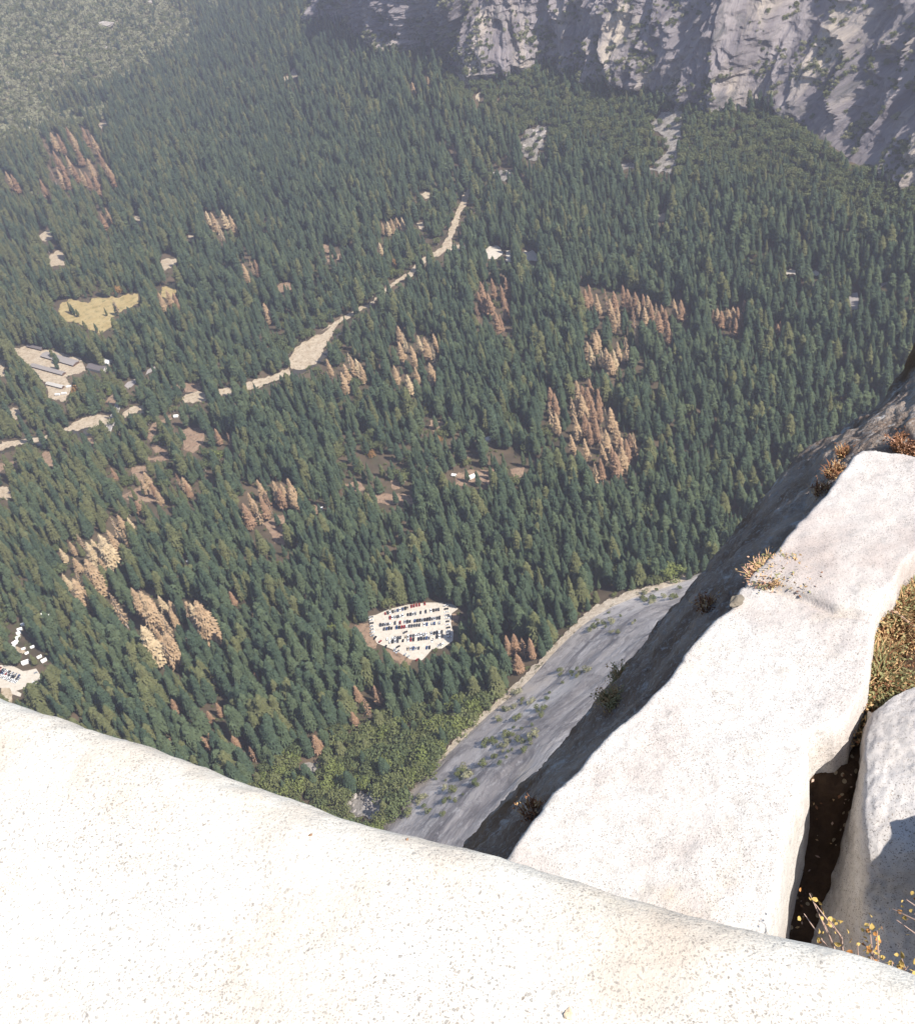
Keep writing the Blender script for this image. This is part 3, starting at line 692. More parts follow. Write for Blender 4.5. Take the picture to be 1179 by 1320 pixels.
# reject scattered trees that would hide open ground, roofs or the dead trees, or stand on either
dpx = [(D[i][0], D[i][1]) for i in range(len(D))]
DM = np.zeros((1500, 1500), bool)
for i, (x, y, l, hue, c) in enumerate(D):
    d = NADIR-np.array([x, y]); d /= np.linalg.norm(d); s = np.array([-d[1], d[0]]); a = np.array([x, y])+d*2; b = np.array([x, y])+d*l*.82; w = l*.14
    raster([a-s*w*.4, a+s*w*.4, b+s*w, b-s*w], DM)
EXT = Z4([(285, 165), (300, 172), (275, 158), (408, 168), (450, 165), (330, 225), (372, 232), (222, 350), (222, 372), (205, 330), (150, 420), (160, 440), (530, 815), (560, 850), (520, 870), (700, 640), (1060, 965)])+Z5([(640, 815), (600, 800), (690, 790), (180, 830), (330, 885), (480, 600)])
for (x, y) in EXT:
    p = ground(x, y); P = np.vstack([P, p]); PX = np.vstack([PX, [x, y]]); SL = np.r_[SL, np.linalg.norm(p-CAM)]; KIND = np.r_[KIND, 0]; hh = 16+12*g.random(); Ht = np.r_[Ht, hh]; WID = np.r_[WID, hh*1.1]
    oak, scree, riv, camp, hill = [np.r_[a, False] for a in (oak, scree, riv, camp, hill)]
EXB = Z3([(205, 455), (190, 520), (215, 560), (185, 600), (205, 640), (150, 670), (190, 680), (225, 500), (235, 450), (160, 500)])+Z2([(820, 530), (850, 520), (880, 500), (830, 580), (855, 565), (870, 540), (800, 560), (740, 665), (845, 600)])
for (x, y) in EXB:
    p = ground(x, y); P = np.vstack([P, p]); PX = np.vstack([PX, [x, y]]); SL = np.r_[SL, np.linalg.norm(p-CAM)]; KIND = np.r_[KIND, 2]; hh = 8+7*g.random(); Ht = np.r_[Ht, hh]; WID = np.r_[WID, hh*1.25]
    oak, scree, riv, camp, hill = [np.r_[a, False] for a in (oak, scree, riv, camp, hill)]
n_ext = len(EXT)+len(EXB); n = len(P)
tips = P+np.stack([0*Ht, 0*Ht, Ht], 1); TPX = project(tips)
hw = WID*np.where(KIND == 0, .11, .40)*FP/SL
scover = np.zeros(n); cover = np.zeros(n); dcover = np.zeros(n); ns = 0
dirv = TPX-PX; ln = np.maximum(np.hypot(dirv[:, 0], dirv[:, 1]), .1); perp = np.stack([-dirv[:, 1], dirv[:, 0]], 1)/ln[:, None]
for f in np.linspace(.05, .97, 9):
    for s in (-1, 0, 1):
        w = hw*(1-f if True else 1)*s; q = PX+dirv*f+perp*w[:, None]
        ix = np.clip(q.astype(int)+150, 0, 1499); cover += MASK[ix[:, 1], ix[:, 0]]; scover += STRICT[ix[:, 1], ix[:, 0]]; dcover += DM[ix[:, 1], ix[:, 0]]; ns += 1
cover /= ns; dcover /= ns; scover /= ns
base_in = MASK[np.clip(PX[:, 1].astype(int)+150, 0, 1499), np.clip(PX[:, 0].astype(int)+150, 0, 1499)]
DXY = np.array([q[0][:2] for q in DP]); dd = np.full(n, 1e9)
for k in range(0, n, 4000):
    dd[k:k+4000] = np.sqrt(((P[k:k+4000, None, :2]-DXY[None])**2).sum(-1)).min(1)
LOT = np.zeros((1500, 1500), bool)
for o_ in OPEN:
    if o_[0] == 'car_park': raster(o_[2], LOT)
    if o_[0] == 'stable_yard': raster(o_[2], LOT)
shade = np.zeros(n, bool)
for f in (.2, .35, .5, .65, .8):
    q = P.copy(); ll = Ht*f/math.tan(SUN_EL); q[:, 0] -= ll*math.cos(SUN_AZ); q[:, 1] -= ll*math.sin(SUN_AZ); q = project(q); ix = np.clip(q.astype(int)+150, 0, 1499); shade |= LOT[ix[:, 1], ix[:, 0]]
shade &= g.random(n) > .06
extra = np.arange(n) >= n-n_ext
ok = (cover < np.where(g.random(n) < .35, .42, .12)) & ~base_in & (dcover < .022) & (dd > 5.5) & ~shade & (scover < np.where(g.random(n) < .30, .30, .05))
ok |= extra
P, PX, TPX, SL, KIND, Ht, WID, oak, scree, riv, camp, hill = [a[ok] for a in (P, PX, TPX, SL, KIND, Ht, WID, oak, scree, riv, camp, hill)]
n = len(P); print('trees', n, 'conifers', (KIND == 0).sum(), 'broadleaf', (KIND == 2).sum(), 'scrub', (KIND == 3).sum(), 'dead', len(DP))

# ------------------------------------------------------------------ trees as things
ORD = ['', 'second ', 'third ', 'fourth ', 'fifth ', 'sixth ', 'seventh ', 'eighth ', 'ninth ', 'tenth ', 'eleventh ', 'twelfth ', 'thirteenth ', 'fourteenth ', 'fifteenth ', 'sixteenth ', 'seventeenth ', 'eighteenth ', 'nineteenth ', 'twentieth ']
LAND = [('oval car park', (525, 815)), ('white tents', (45, 835)), ('corner car park', (15, 880)), ('granite apron', (690, 900)), ('big dead stand', (210, 800)),
        ('long dead stand', (115, 710)), ('narrow dirt strip', (355, 685)), ('front boulder', (330, 1000)), ('white rubble', (470, 1035)), ('camp clearing', (620, 613)),
        ('bridge', (150, 540)), ('round clearing', (185, 625)), ('rusty dead stand', (775, 570)), ('upper apron', (880, 750)), ('rock ledge', (980, 640)), ('stable yard', (60, 470)),
        ('big sand bank', (395, 450)), ('cliff foot', (950, 170)), ('scrubby hill', (120, 120)), ('red-brown stand', (633, 390)), ('meadow', (130, 400)), ('wide rusty band', (810, 390)), ('scree chute', (855, 190)),
        ('dry wash', (585, 290))]
LXY = np.array([l[1] for l in LAND], float)
RANK = {}
def lab_tree(items, noun):
    """items: (thing, words, mid px) -> a label of its own for each"""
    by = {}
    for o, w, p in items:
        d = np.hypot(*(LXY-p).T); a, b = np.argsort(d)[:2]
        by.setdefault((w, a, b), []).append((d[a], o))
    for (w, a, b), L in by.items():
        L.sort(key=lambda t: t[0])
        for k, (d, o) in enumerate(L):
            k = min(k, len(ORD)-1)
            o['label'] = f"{w[1]} {w[0]} {noun}, {ORD[k]}nearest {LAND[a][0]} towards {LAND[b][0]}"
def plant(name, kind, pi, p, sx, sz, rz, cat, group, tilt=0.0):
    e = obj(name, None, None, p, rz, (sx, sx, sz)); e.empty_display_size = .1
    e.rotation_euler[0] = tilt
    c, t, j, w = PROTO[kind][pi]
    obj('crown', c, e); obj('trunk', t, e)
    tag(e, None, cat, group); return e, w
mid = (PX+TPX)/2; LEN = np.hypot(*(TPX-PX).T)
def visible(q): return (q[:, 0] > 4) & (q[:, 0] < W0-4) & (q[:, 1] > 4) & (q[:, 1] < H0-4) & ~in_poly(q, FRONT_PX)
vis = visible(TPX+(PX-TPX)*.15) & visible(TPX+(PX-TPX)*.5)
gi = np.random.default_rng(23)
single = np.zeros(n, bool); items = {0: [], 2: []}
pick_c = np.where(gi.random(n) < .20+.25*((PX[:, 1] > 800) & (PX[:, 0] < 620)), gi.integers(8, 13, n), gi.integers(0, 8, n))
warm = fbm(n3(P[:, 0], P[:, 1], 3.0, 240), 2)
pick_c = np.where((PX[:, 0] < 150) & (gi.random(n) < .35), gi.integers(6, 8, n), pick_c)
pick_c = np.where((pick_c >= 6) & (pick_c < 8) & (PX[:, 0] > 260) & (gi.random(n) < .75), gi.integers(0, 3, n), pick_c)
pick_b = np.where(gi.random(n) < .75, gi.integers(0, 3, n), np.where(gi.random(n) < .72, gi.integers(3, 5, n), np.where(gi.random(n) < .90, 5, 6)))
pick_b = np.where(oak & (gi.random(n) < .45), gi.integers(3, 6, n), pick_b); pick_b = np.where(scree & (pick_b > 4), 3, pick_b)
rot = gi.random(n)*6.28
for K, nm, kind, cat, group, nmax in ((0, 'conifer', 'conifer', 'conifer', 'green conifers of the valley forest', 300), (2, 'broadleaf_tree', 'broadleaf_tree', 'broadleaf tree', 'broadleaf trees of the valley floor', 300)):
    idx = np.where((KIND == K) & vis)[0]; idx = idx[np.argsort(-LEN[idx])][:nmax]; single[idx] = True
    for i in idx:
        pi = int(pick_c[i] if K == 0 else pick_b[i])
        e, w = plant(nm, kind, pi, P[i], WID[i], Ht[i], rot[i], cat, group)
        items[K].append((e, w, mid[i]))
lab_tree(items[0], 'conifer'); lab_tree(items[2], 'tree')
ditems = {}
for i, (p, h, hue, c, l) in enumerate(DP):
    pi = hue*2+(i*7+i//5) % 2 if i % 6 else 6+hue
    e, w = plant('dead_conifer', 'dead_conifer', pi, p, h*(1.22 if h > 30 else 1.4), h, i*1.7, 'dead tree', 'dead conifers '+CL[c])
    ditems.setdefault((c, w), []).append((D[i], e))
for (c, w), L in ditems.items():
    L.sort(key=lambda t: -t[0][2]) 
    for k, (d, e) in enumerate(L):
        e['label'] = f"{w[1]} {w[0]} dead conifer, {ORD[min(k, 19)]}tallest {CL[c]}"
        if len(e['label'].split()) > 16: e['label'] = f"{w[1]} {w[0]} dead conifer, {ORD[min(k, 19)]}tallest {CL[c]}"
        if len(e['label'].split()) > 16: e['label'] = f"{w[0]} dead conifer, {ORD[min(k, 19)]}tallest {CL[c]}"

def scatter(name, P, sx, sz, rot, pick, protos, label, cat, tag_kind='stuff', tilt=None):
    me = bpy.data.meshes.new(name); me.from_pydata([tuple(map(float, p)) for p in P], [], [])
    for an, typ, val in (('pick', 'INT', pick), ('turn', 'FLOAT', rot)):
        a = me.attributes.new(an, typ, 'POINT'); a.data.foreach_set('value', np.asarray(val, np.int32 if typ == 'INT' else np.float32))
    a = me.attributes.new('size', 'FLOAT_VECTOR', 'POINT'); a.data.foreach_set('vector', np.stack([sx, sx, sz], 1).astype(np.float32).ravel())
    c = bpy.data.collections.new(name+'_kinds')
    for k, m_ in enumerate(protos):
        q = bpy.data.objects.new('%s_kind_%02d' % (name, k), m_); c.objects.link(q)
    o = obj(name, me)
    ng = bpy.data.node_groups.new(name, 'GeometryNodeTree')
    ng.interface.new_socket('Geometry', in_out='INPUT', socket_type='NodeSocketGeometry'); ng.interface.new_socket('Geometry', in_out='OUTPUT', socket_type='NodeSocketGeometry')
    gin = ng.nodes.new('NodeGroupInput'); gout = ng.nodes.new('NodeGroupOutput'); ip = ng.nodes.new('GeometryNodeInstanceOnPoints')
    ci = ng.nodes.new('GeometryNodeCollectionInfo'); ci.inputs['Collection'].default_value = c; ci.inputs['Separate Children'].default_value = True; ci.inputs['Reset Children'].default_value = True
    def at(nm, typ):
        q = ng.nodes.new('GeometryNodeInputNamedAttribute'); q.data_type = typ; q.inputs['Name'].default_value = nm
        return [s for s in q.outputs if s.enabled and s.name == 'Attribute'][0]
    cx = ng.nodes.new('ShaderNodeCombineXYZ'); L = ng.links.new
    L(at('turn', 'FLOAT'), cx.inputs[2]); L(gin.outputs[0], ip.inputs['Points']); L(ci.outputs[0], ip.inputs['Instance']); ip.inputs['Pick Instance'].default_value = True
    L(at('pick', 'INT'), ip.inputs['Instance Index']); L(cx.outputs[0], ip.inputs['Rotation']); L(at('size', 'FLOAT_VECTOR'), ip.inputs['Scale']); L(ip.outputs[0], gout.inputs[0])
    o.modifiers.new('scatter', 'NODES').node_group = ng
    tag(o, label, cat, None, tag_kind); return o
r_ = ~single
k = r_ & (KIND == 0); scatter('conifer_forest', P[k], WID[k], Ht[k], rot[k], pick_c[k], [q[2] for q in PROTO['conifer']], 'dense green conifer forest covering the whole valley floor', 'forest')
k = r_ & (KIND == 2); scatter('broadleaf_woods', P[k], WID[k], Ht[k], rot[k], pick_b[k], [q[2] for q in PROTO['broadleaf_tree']], 'rounded olive broadleaf woods mixed into the conifers and below the cliff', 'woods')
k = r_ & (KIND == 3); scatter('hillside_scrub', P[k], WID[k], Ht[k], rot[k], gi.integers(0, 3, k.sum()), SCRUBS, 'pale olive scrub covering the far hillside', 'scrub')
# scrub rooted on the ledges of the far wall
nv = len(hs); Vn = FW_V; du = np.gradient(Vn, axis=0); dv = np.gradient(Vn, axis=1); nr = np.cross(du, dv); nr /= np.linalg.norm(nr, axis=2)[..., None]; nz = np.abs(nr[..., 2])
q = FW_V.reshape(-1, 3); qp = project(q); cl = fbm(n3(q[:, 0], q[:, 1], q[:, 2]*1.6, 60), 3)
k = (qp[:, 0] > -80) & (qp[:, 0] < 1260) & (qp[:, 1] > -120) & (gi.random(len(q)) < np.where(nz.ravel() > .55, .22, .03)*(cl > .02)*np.where(np.tile(hs, len(FW_V)) < 75, 2.6, 1))
q = q[k]; print('wall scrub', len(q)); s = 3.5+5.5*gi.random(len(q))
scatter('cliff_scrub', q-np.array([0, 0, .8]), s*1.1, s, gi.random(len(q))*6.28, gi.integers(0, 3, len(q)), [SCRUBS[0], SCRUBS[2], PROTO['broadleaf_tree'][0][0]], 'dark scrub growing on the ledges of the far granite cliff', 'scrub')
# low brush on the forest floor
Pb, PXb, gb = cand(7.2, 77)
mb_ = MASK[np.clip(PXb[:, 1].astype(int)+150, 0, 1499), np.clip(PXb[:, 0].astype(int)+150, 0, 1499)]
kb = (~mb_) & (gb.random(len(Pb)) < .42) & (np.linalg.norm(Pb-CAM, axis=1) < 2100); Pb = Pb[kb]; s = 1.5+2.8*gb.random(len(Pb))
scatter('undergrowth', Pb, s*1.3, s, gb.random(len(Pb))*6.28, gb.integers(0, 3, len(Pb)), [SCRUBS[2], PROTO['broadleaf_tree'][0][0], PROTO['broadleaf_tree'][3][0]], 'low brush between the trees on the valley floor', 'brush')

# ------------------------------------------------------------------ cars
PAINTS = {'white': (.78, .78, .76), 'silver': (.42, .43, .44), 'dark grey': (.07, .072, .078), 'black': (.015, .015, .017), 'red': (.30, .02, .018), 'blue': (.04, .08, .20), 'tan': (.40, .33, .24)}
M_GLASS = NT('car_glass', .12, .5).color((.02, .024, .03)); M_TYRE = plain('tyre_rubber', (.02, .02, .02)); 
def car_mesh(kind, paint):
    N = NT('car_paint_'+paint.replace(' ', '_'), .35, .5); M_P = N.color(PAINTS[paint])
    L, Wd = {'hatchback': (4.1, 1.75), 'saloon': (4.7, 1.82), 'estate': (4.8, 1.9), 'pickup': (5.3, 1.95)}[kind]
    Hh = {'hatchback': 1.5, 'saloon': 1.45, 'estate': 1.75, 'pickup': 1.8}[kind]
    m = MB(); a, b = -L/2, L/2
    body = [(a, .35), (a, .78), (a+.15, .92), (b-1.2, .95), (b-.25, .80), (b, .62), (b, .35)]
    if kind == 'hatchback': cab = [(a+.12, .92), (a+.45, Hh-.04), (a+.9, Hh), (.35, Hh), (b-1.15, .95)]
    elif kind == 'saloon': cab = [(a+.7, .93), (a+1.35, Hh-.03), (a+1.8, Hh), (.3, Hh), (b-1.3, .95)]
    elif kind == 'estate': cab = [(a+.06, .92), (a+.3, Hh-.03), (a+.7, Hh), (.45, Hh), (b-1.2, .95)]
    else: cab = [(-.55, .93), (-.4, Hh-.03), (-.1, Hh), (.6, Hh), (b-1.5, .95)]
    def extr(prof, w0, w1, mi_side, mi_top, zmax):
        n = len(prof); k = len(m.V)
        for sgn in (-1, 1):
            for x, z in prof: m.V.append((x, sgn*(w0 if z < zmax else w1)/2, z))
        m.F.append(tuple(k+i for i in range(n))); m.m.append(mi_side); m.F.append(tuple(k+n+i for i in reversed(range(n)))); m.m.append(mi_side)
        for i in range(n):
            j = (i+1) % n; m.F.append((k+j, k+i, k+n+i, k+n+j)); m.m.append(mi_top[i] if mi_top else 0)
    extr(body, Wd, Wd*.97, 0, None, .9)
    extr(cab, Wd*.94, Wd*.72, 1, [1, 0, 0, 1, 0], Hh-.06)
    if kind == 'pickup': m.box((a+1.0, 0, .95), (1.7, Wd*.78, .03), 2)
    for x in (a+.85, b-.9):
        for sgn in (-1, 1):
            k = len(m.V); R = .33; q = 10
            for y in (sgn*(Wd/2+.01), sgn*(Wd/2-.2)):
                for i in range(q): m.V.append((x+R*math.cos(2*PI*i/q), y, R+R*math.sin(2*PI*i/q)))
            m.F.append(tuple(range(k, k+q))); m.m.append(2)
            for i in range(q): m.F.append((k+i, k+(i+1) % q, k+q+(i+1) % q, k+q+i)); m.m.append(2)
    return m.build('car', [M_P, M_GLASS, M_TYRE])
CARM = {(k, p): car_mesh(k, p) for k in ('hatchback', 'saloon', 'estate', 'pickup') for p in PAINTS}
rc = random.Random(5)
WEIGHT = ['white']*5+['silver']*5+['dark grey']*6+['black']*7+['red']*2+['blue']*3+['tan']
def put_car(px, py, ang, label, group, paint=None, kind=None, Zf=ZL):
    x, y = Zf([(px, py)])[0]; p = ground(x, y); paint = paint or rc.choice(WEIGHT); kind = kind or rc.choice(['saloon', 'saloon', 'hatchback', 'estate', 'estate', 'pickup'])
    o = obj('parked_car', CARM[(kind, paint)], None, (p[0], p[1], p[2]+.40), ang+rc.uniform(-.04, .04)+(PI if rc.random() < .5 else 0))
    tag(o, f"{paint} {kind} {label}", 'car', group); return o
def row(a, b, gaps, label, group, reds=(), pitch=2.65, Zf=ZL, paint=None):
    A = ground(*Zf([a])[0]); B = ground(*Zf([b])[0]); d = (B-A)[:2]; L = np.hypot(*d); d = d/L; ang = math.atan2(d[1], d[0])+PI/2
    m_ = int(L/pitch); c = 0
    for i in range(m_+1):
        f = i/max(1, m_)
        if any(g0 <= f < g1 for g0, g1 in gaps) or rc.random() < .06: continue
        c += 1
        put_car(a[0]+(b[0]-a[0])*f, a[1]+(b[1]-a[1])*f, ang, f"parked {ORD[c-1] if c <= 20 else str(c)+'th '}{'from ' if c > 1 else 'at '}the left {'end ' if c == 1 else ''}of {label}", group, 'red' if any(r0 <= f < r1 for r0, r1 in reds) else paint, Zf=Zf)
GC = 'cars parked in the oval car park'
ORD[0] = 'first '; 
row((372, 208), (560, 158), [(.93, .97)], 'the tree-side row', GC)
row((592, 146), (705, 124), [], 'the red row by far trees', GC, reds=((0, 1.1),))
row((412, 244), (822, 172), [(.30, .36), (.56, .60), (.68, .72), (.76, .80)], 'the second row', GC, reds=((0, .02),))
row((330, 304), (830, 244), [(.20, .23), (.26, .30), (.36, .40), (.53, .57), (.71, .75)], 'the third row', GC)
row((340, 340), (830, 286), [(.0, .04), (.20, .24), (.44, .46), (.68, .72), (.82, .84)], 'the fourth row', GC, reds=((.32, .36), (.39, .41)))
row((390, 424), (850, 364), [(.03, .07), (.24, .33), (.76, .80), (.86, .88)], 'the fifth row', GC)
row((412, 448), (852, 400), [(.06, .10), (.16, .22), (.30, .34), (.50, .54), (.78, .86)], 'the sixth row', GC, reds=((.40, .43),))
row((540, 508), (745, 494), [(.0, .1), (.72, .78)], 'the short nearest row', GC)
for a, b, lab in (((250, 238), (262, 392), 'the left edge column'), ((880, 116), (912, 405), 'the right edge column')):
    A = ground(*ZL([a])[0]); B = ground(*ZL([b])[0]); d = (B-A)[:2]; m_ = int(np.hypot(*d)/(4.4)); ang = math.atan2(d[1], d[0])+PI/2
    for i in range(m_+1):
        f = i/m_; put_car(a[0]+(b[0]-a[0])*f, a[1]+(b[1]-a[1])*f, ang, f"parked {ORD[i]}from the far end of {lab}", GC, 'white' if lab.startswith('the right') and i % 2 else None)
for i, (x, y) in enumerate([(285, 414), (328, 444), (376, 488), (452, 516), (474, 530), (540, 552), (566, 570), (640, 598), (828, 474), (852, 470)]):
    put_car(x, y, rc.uniform(.6, 1.2), ['on the lower left rim by the dirt', 'under the trees of the lower left rim', 'at the lower left rim by the dirt strip', 'on the dirt strip edge, upper one', 'on the dirt strip edge, lower one', 'near the lower tip, left one', 'near the lower tip, right one', 'at the lowest tip of the lot', 'alone by the lower right trees', 'at the lower right rim'][i], GC)
put_car(540, 366, .35, 'driving along the wide middle aisle', GC, 'dark grey'); put_car(480, 488, .3, 'driving along the lowest aisle', GC, 'black')
put_car(770, 436, 1.2, 'standing out in the right aisle', GC, 'white', 'pickup')
GC2 = 'cars parked in the corner car park'
ZTl = lambda p: ZT(p)
row((-20, 772), (250, 880), [(.55, .6)], 'the upper row of the corner lot', GC2, Zf=ZT)
row((-40, 800), (235, 905), [(.8, .86)], 'the middle row of the corner lot', GC2, Zf=ZT)
row((-30, 850), (200, 945), [(.2, .25)], 'the pale row, corner lot', GC2, Zf=ZT, paint='white')
put_car(440, 830, .1, 'at the right rim of the corner lot', GC2, 'silver', Zf=ZT); put_car(405, 955, .7, 'by the lower right exit of the corner lot', GC2, 'white', Zf=ZT)

# ------------------------------------------------------------------ buildings, tents and the bridge
M_ROOF = plain('grey_shingle', (.30, .27, .25), .9); M_ROOFD = plain('dark_shingle', (.15, .13, .125), .9); M_WOOD = plain('brown_boards', (.12, .075, .05), .9)
M_WHITE = plain('white_canvas', (.80, .79, .76), .9); M_WHITER = plain('white_metal_roof', (.78, .77, .74), .6); M_CONC = plain('pale_concrete', (.52, .49, .44), .9); M_DOOR = plain('door_paint', (.06, .05, .045), .7)
def gable(name, loc, L, Wd, wall, rise, rz, mr, mw, label, cat, group=None, over=.6, bays=0, door=True):
    e = obj(name, None, None, loc, rz); tag(e, label, cat, group)
    m = MB(); w = Wd/2; l = L/2; h = wall
    m.poly([(-l, -w, 0), (l, -w, 0), (l, -w, h), (-l, -w, h)]); m.poly([(l, w, 0), (-l, w, 0), (-l, w, h), (l, w, h)])
    m.poly([(-l, w, 0), (-l, -w, 0), (-l, -w, h), (-l, 0, h+rise), (-l, w, h)]); m.poly([(l, -w, 0), (l, w, 0), (l, w, h), (l, 0, h+rise), (l, -w, h)])
    obj('wall', m.build('wall', [mw]), e)
    m = MB(); sl = rise/w; o = over; z0 = h-sl*o; t = .18
    for s in (-1, 1):
        A = [(-l-o, s*(w+o), z0+.05), (l+o, s*(w+o), z0+.05), (l+o, 0, h+rise+.05), (-l-o, 0, h+rise+.05)]
        Bq = [(x, y, z+t) for x, y, z in A]; A = A if s < 0 else A[::-1]; Bq = Bq if s < 0 else Bq[::-1]
        m.poly(A[::-1]); m.poly(Bq)
        for i in range(4): j = (i+1) % 4; m.poly([A[i], A[j], Bq[j], Bq[i]])
    obj('roof', m.build('roof', [mr]), e)
    for b in range(bays):
        m = MB(); x = -l+(b+.5)*L/bays; m.box((x, -w-.02, h*.45), (L/bays*.55, .06, h*.85), 0); obj('stall_opening', m.build('stall_opening', [M_DOOR]), e)
    if door and not bays:
        m = MB(); m.box((l+.02, 0, 1.0), (.06, .95, 2.0), 0); obj('door', m.build('door', [M_DOOR]), e)
    return e
def rz_of(a, b):
    A = ground(*a); B = ground(*b); return math.atan2(B[1]-A[1], B[0]-A[0]), np.hypot(*(B-A)[:2]), (A+B)/2
def shed(a, b, Wd, label, mr, bays):
    rz, L, c = rz_of(*ZS([a, b])); gable('stable_shed', (c[0], c[1], .30), L, Wd, 2.7, 1.6, rz, mr, M_WOOD, label, 'stable', 'long sheds of the stable yard', bays=bays)
shed((305, 150), (530, 215), 13, 'long grey-roofed stable shed beside the tall trees of the yard', M_ROOF, 12)
shed((225, 225), (445, 285), 7.5, 'narrow grey stable shed in the middle of the sandy yard', M_ROOF, 12)
shed((200, 88), (300, 112), 8, 'short dark-roofed shed at the far end of the sandy yard', M_ROOFD, 6)
shed((330, 350), (440, 378), 6, 'low pale-roofed shed at the near end of the sandy yard', M_CONC, 5)
rz, L, c = rz_of(*ZS([(625, 235), (735, 262)])); gable('house', (c[0], c[1], .1), L, 13, 4.5, 3.2, rz, M_ROOFD, M_CONC, 'dark-roofed house under the trees beside the stable yard', 'house')
rz, L, c = rz_of(*ZS([(705, 196), (770, 208)])); gable('annex', (c[0], c[1], .1), L, 11, 3.6, 2.0, rz, M_WHITER, M_CONC, 'white-roofed building just behind the dark-roofed house', 'house')
for i, ((x, y), lab) in enumerate([((400, 428), 'white trailer at the near edge of the stable yard'), ((445, 420), 'white trailer beside the trees at the stable yard'), ((480, 372), 'white horse trailer parked under the trees by the yard')]):
    p = ground(*ZS([(x, y)])[0]); e = obj('trailer', None, None, (p[0], p[1], .36), -.35+.1*i); tag(e, lab, 'trailer', 'white trailers at the stables')
    m = MB(); m.box((0, 0, 1.75), (8.5, 2.5, 2.5)); m.box((0, 0, 3.03), (8.7, 2.6, .06)); m.box((5.0, 0, .6), (1.5, .2, .15)); obj('body', m.build('body', [M_WHITER]), e)
    for sx in (-1.2, .2):
        for sy in (-1.1, 1.1): m = MB(); m.tube([(sx, sy-.12, .4), (sx, sy+.12, .4)], .4, 10); obj('wheel', m.build('wheel', [M_TYRE]), e)
def tent(px, py, Zf, s, rz, label, group):
    p = ground(*Zf([(px, py)])[0]); e = obj('canvas_tent', None, None, (p[0], p[1], p[2]+.1), rz); tag(e, label, 'tent', group)
    l, w, h, r = 2.4*s, 1.8*s, 1.7*s, 1.3*s
    m = MB(); m.poly([(-l, -w, 0), (l, -w, 0), (l, -w, h), (-l, -w, h)]); m.poly([(l, w, 0), (-l, w, 0), (-l, w, h), (l, w, h)])
    m.poly([(-l, w, 0), (-l, -w, 0), (-l, -w, h), (-l, 0, h+r), (-l, w, h)]); m.poly([(l, -w, 0), (l, w, 0), (l, w, h), (l, 0, h+r), (l, -w, h)]); obj('wall', m.build('wall', [M_WHITE]), e)
    m = MB(); 
    for sg in (-1, 1):
        A = [(-l-.3, sg*(w+.3), h-.2), (l+.3, sg*(w+.3), h-.2), (l+.3, 0, h+r+.06), (-l-.3, 0, h+r+.06)]; m.poly(A if sg < 0 else A[::-1])
    obj('roof', m.build('roof', [M_WHITE]), e)
    m = MB(); m.box((l+.02, 0, .85*s), (.05, .8*s, 1.7*s)); obj('door', m.build('door', [M_DOOR]), e)
GT = 'white canvas tents near the corner car park'
for x, y, s, lab in [(490, 140, 1.35, 'white tent, left one of the far row among the trees'), (632, 130, 1.5, 'white tent, largest of the far row among the trees'), (698, 128, .9, 'small white tent beside the largest far one'), (808, 106, 1.1, 'white tent, right one of the far row among the trees'),
                  (293, 240, 1.3, 'bright white tent at the far end of the tent line'), (246, 302, 1.1, 'white tent second in the line from its far end'), (236, 346, 1.1, 'white tent third in the line from its far end'), (226, 400, 1.1, 'white tent fourth in the line from its far end'),
                  (192, 466, 1.4, 'white tent fifth in the line from its far end'), (160, 522, 1.3, 'white tent at the near end of the tent line'), (292, 536, .8, 'small white tent beside the near end of the line'), (316, 706, 1.5, 'round-looking white tent right above the corner car park'),
                  (485, 636, 1.0, 'white tent under the shady trees, far one'), (540, 682, 1.2, 'white tent under the shady trees, near one'), (400, 515, .9, 'small grey-white tent in the shade right of the line'), (398, 360, .7, 'tiny white tent alone right of the line'), (330, 590, .8, 'small tent below the near end of the line'), (850, 1175, 1.6, 'white tent under the trees above the boulder rim')]:
    tent(x, y, ZT, s, .35+rc.uniform(-.25, .25), lab, GT)
for x, y, s, lab in [(678, 640, 1.9, 'bright white tent roof alone among the mid forest trees'), (613, 783, 1.5, 'white tent standing on the bare camp clearing'), (546, 776, 1.1, 'small white tent at the left of the camp clearing'), (40, 903, 1.1, 'white tent at the west end of the brown clearings'), (60, 940, 1.0, 'small white tent just below the west clearing tent'), (122, 1012, 1.0, 'small white tent alone south of the west clearing')]:
    tent(x, y, Z5, s, rc.uniform(-.6, .6), lab, 'white tents scattered in the mid forest')
for x, y, s, lab in [(670, 552, 1.3, 'white tent by the road loop across the river'), (716, 1102, .9, 'small white tent deep in the conifers'), (155, 1100, 1.1, 'white tent on the short forest road')]:
    tent(x, y, Z4, s, rc.uniform(-.6, .6), lab, 'white tents scattered along the river side')
# bridge
A = ground(*ZS([(830, 480)])[0]); B = ground(*ZS([(742, 705)])[0]); d = (B-A)[:2]; L = np.hypot(*d); c = (A+B)/2
e = obj('bridge', None, None, (c[0], c[1], .1), math.atan2(d[1], d[0])); tag(e, 'pale concrete road bridge with parapets crossing the dark river', 'bridge')
m = MB(); m.box((0, 0, 2.35), (L, 8.6, .5)); obj('deck', m.build('deck', [M_ROAD]), e)
for sy in (-1, 1): m = MB(); m.box((0, sy*4.65, 2.75), (L, .7, 1.5)); obj('parapet', m.build('parapet', [M_CONC]), e)
for sx in (-.5, -.17, .17, .5): m = MB(); m.box((sx*L*.86, 0, .9), (1.6, 8.0, 2.35)); obj('pier', m.build('pier', [M_CONC]), e)

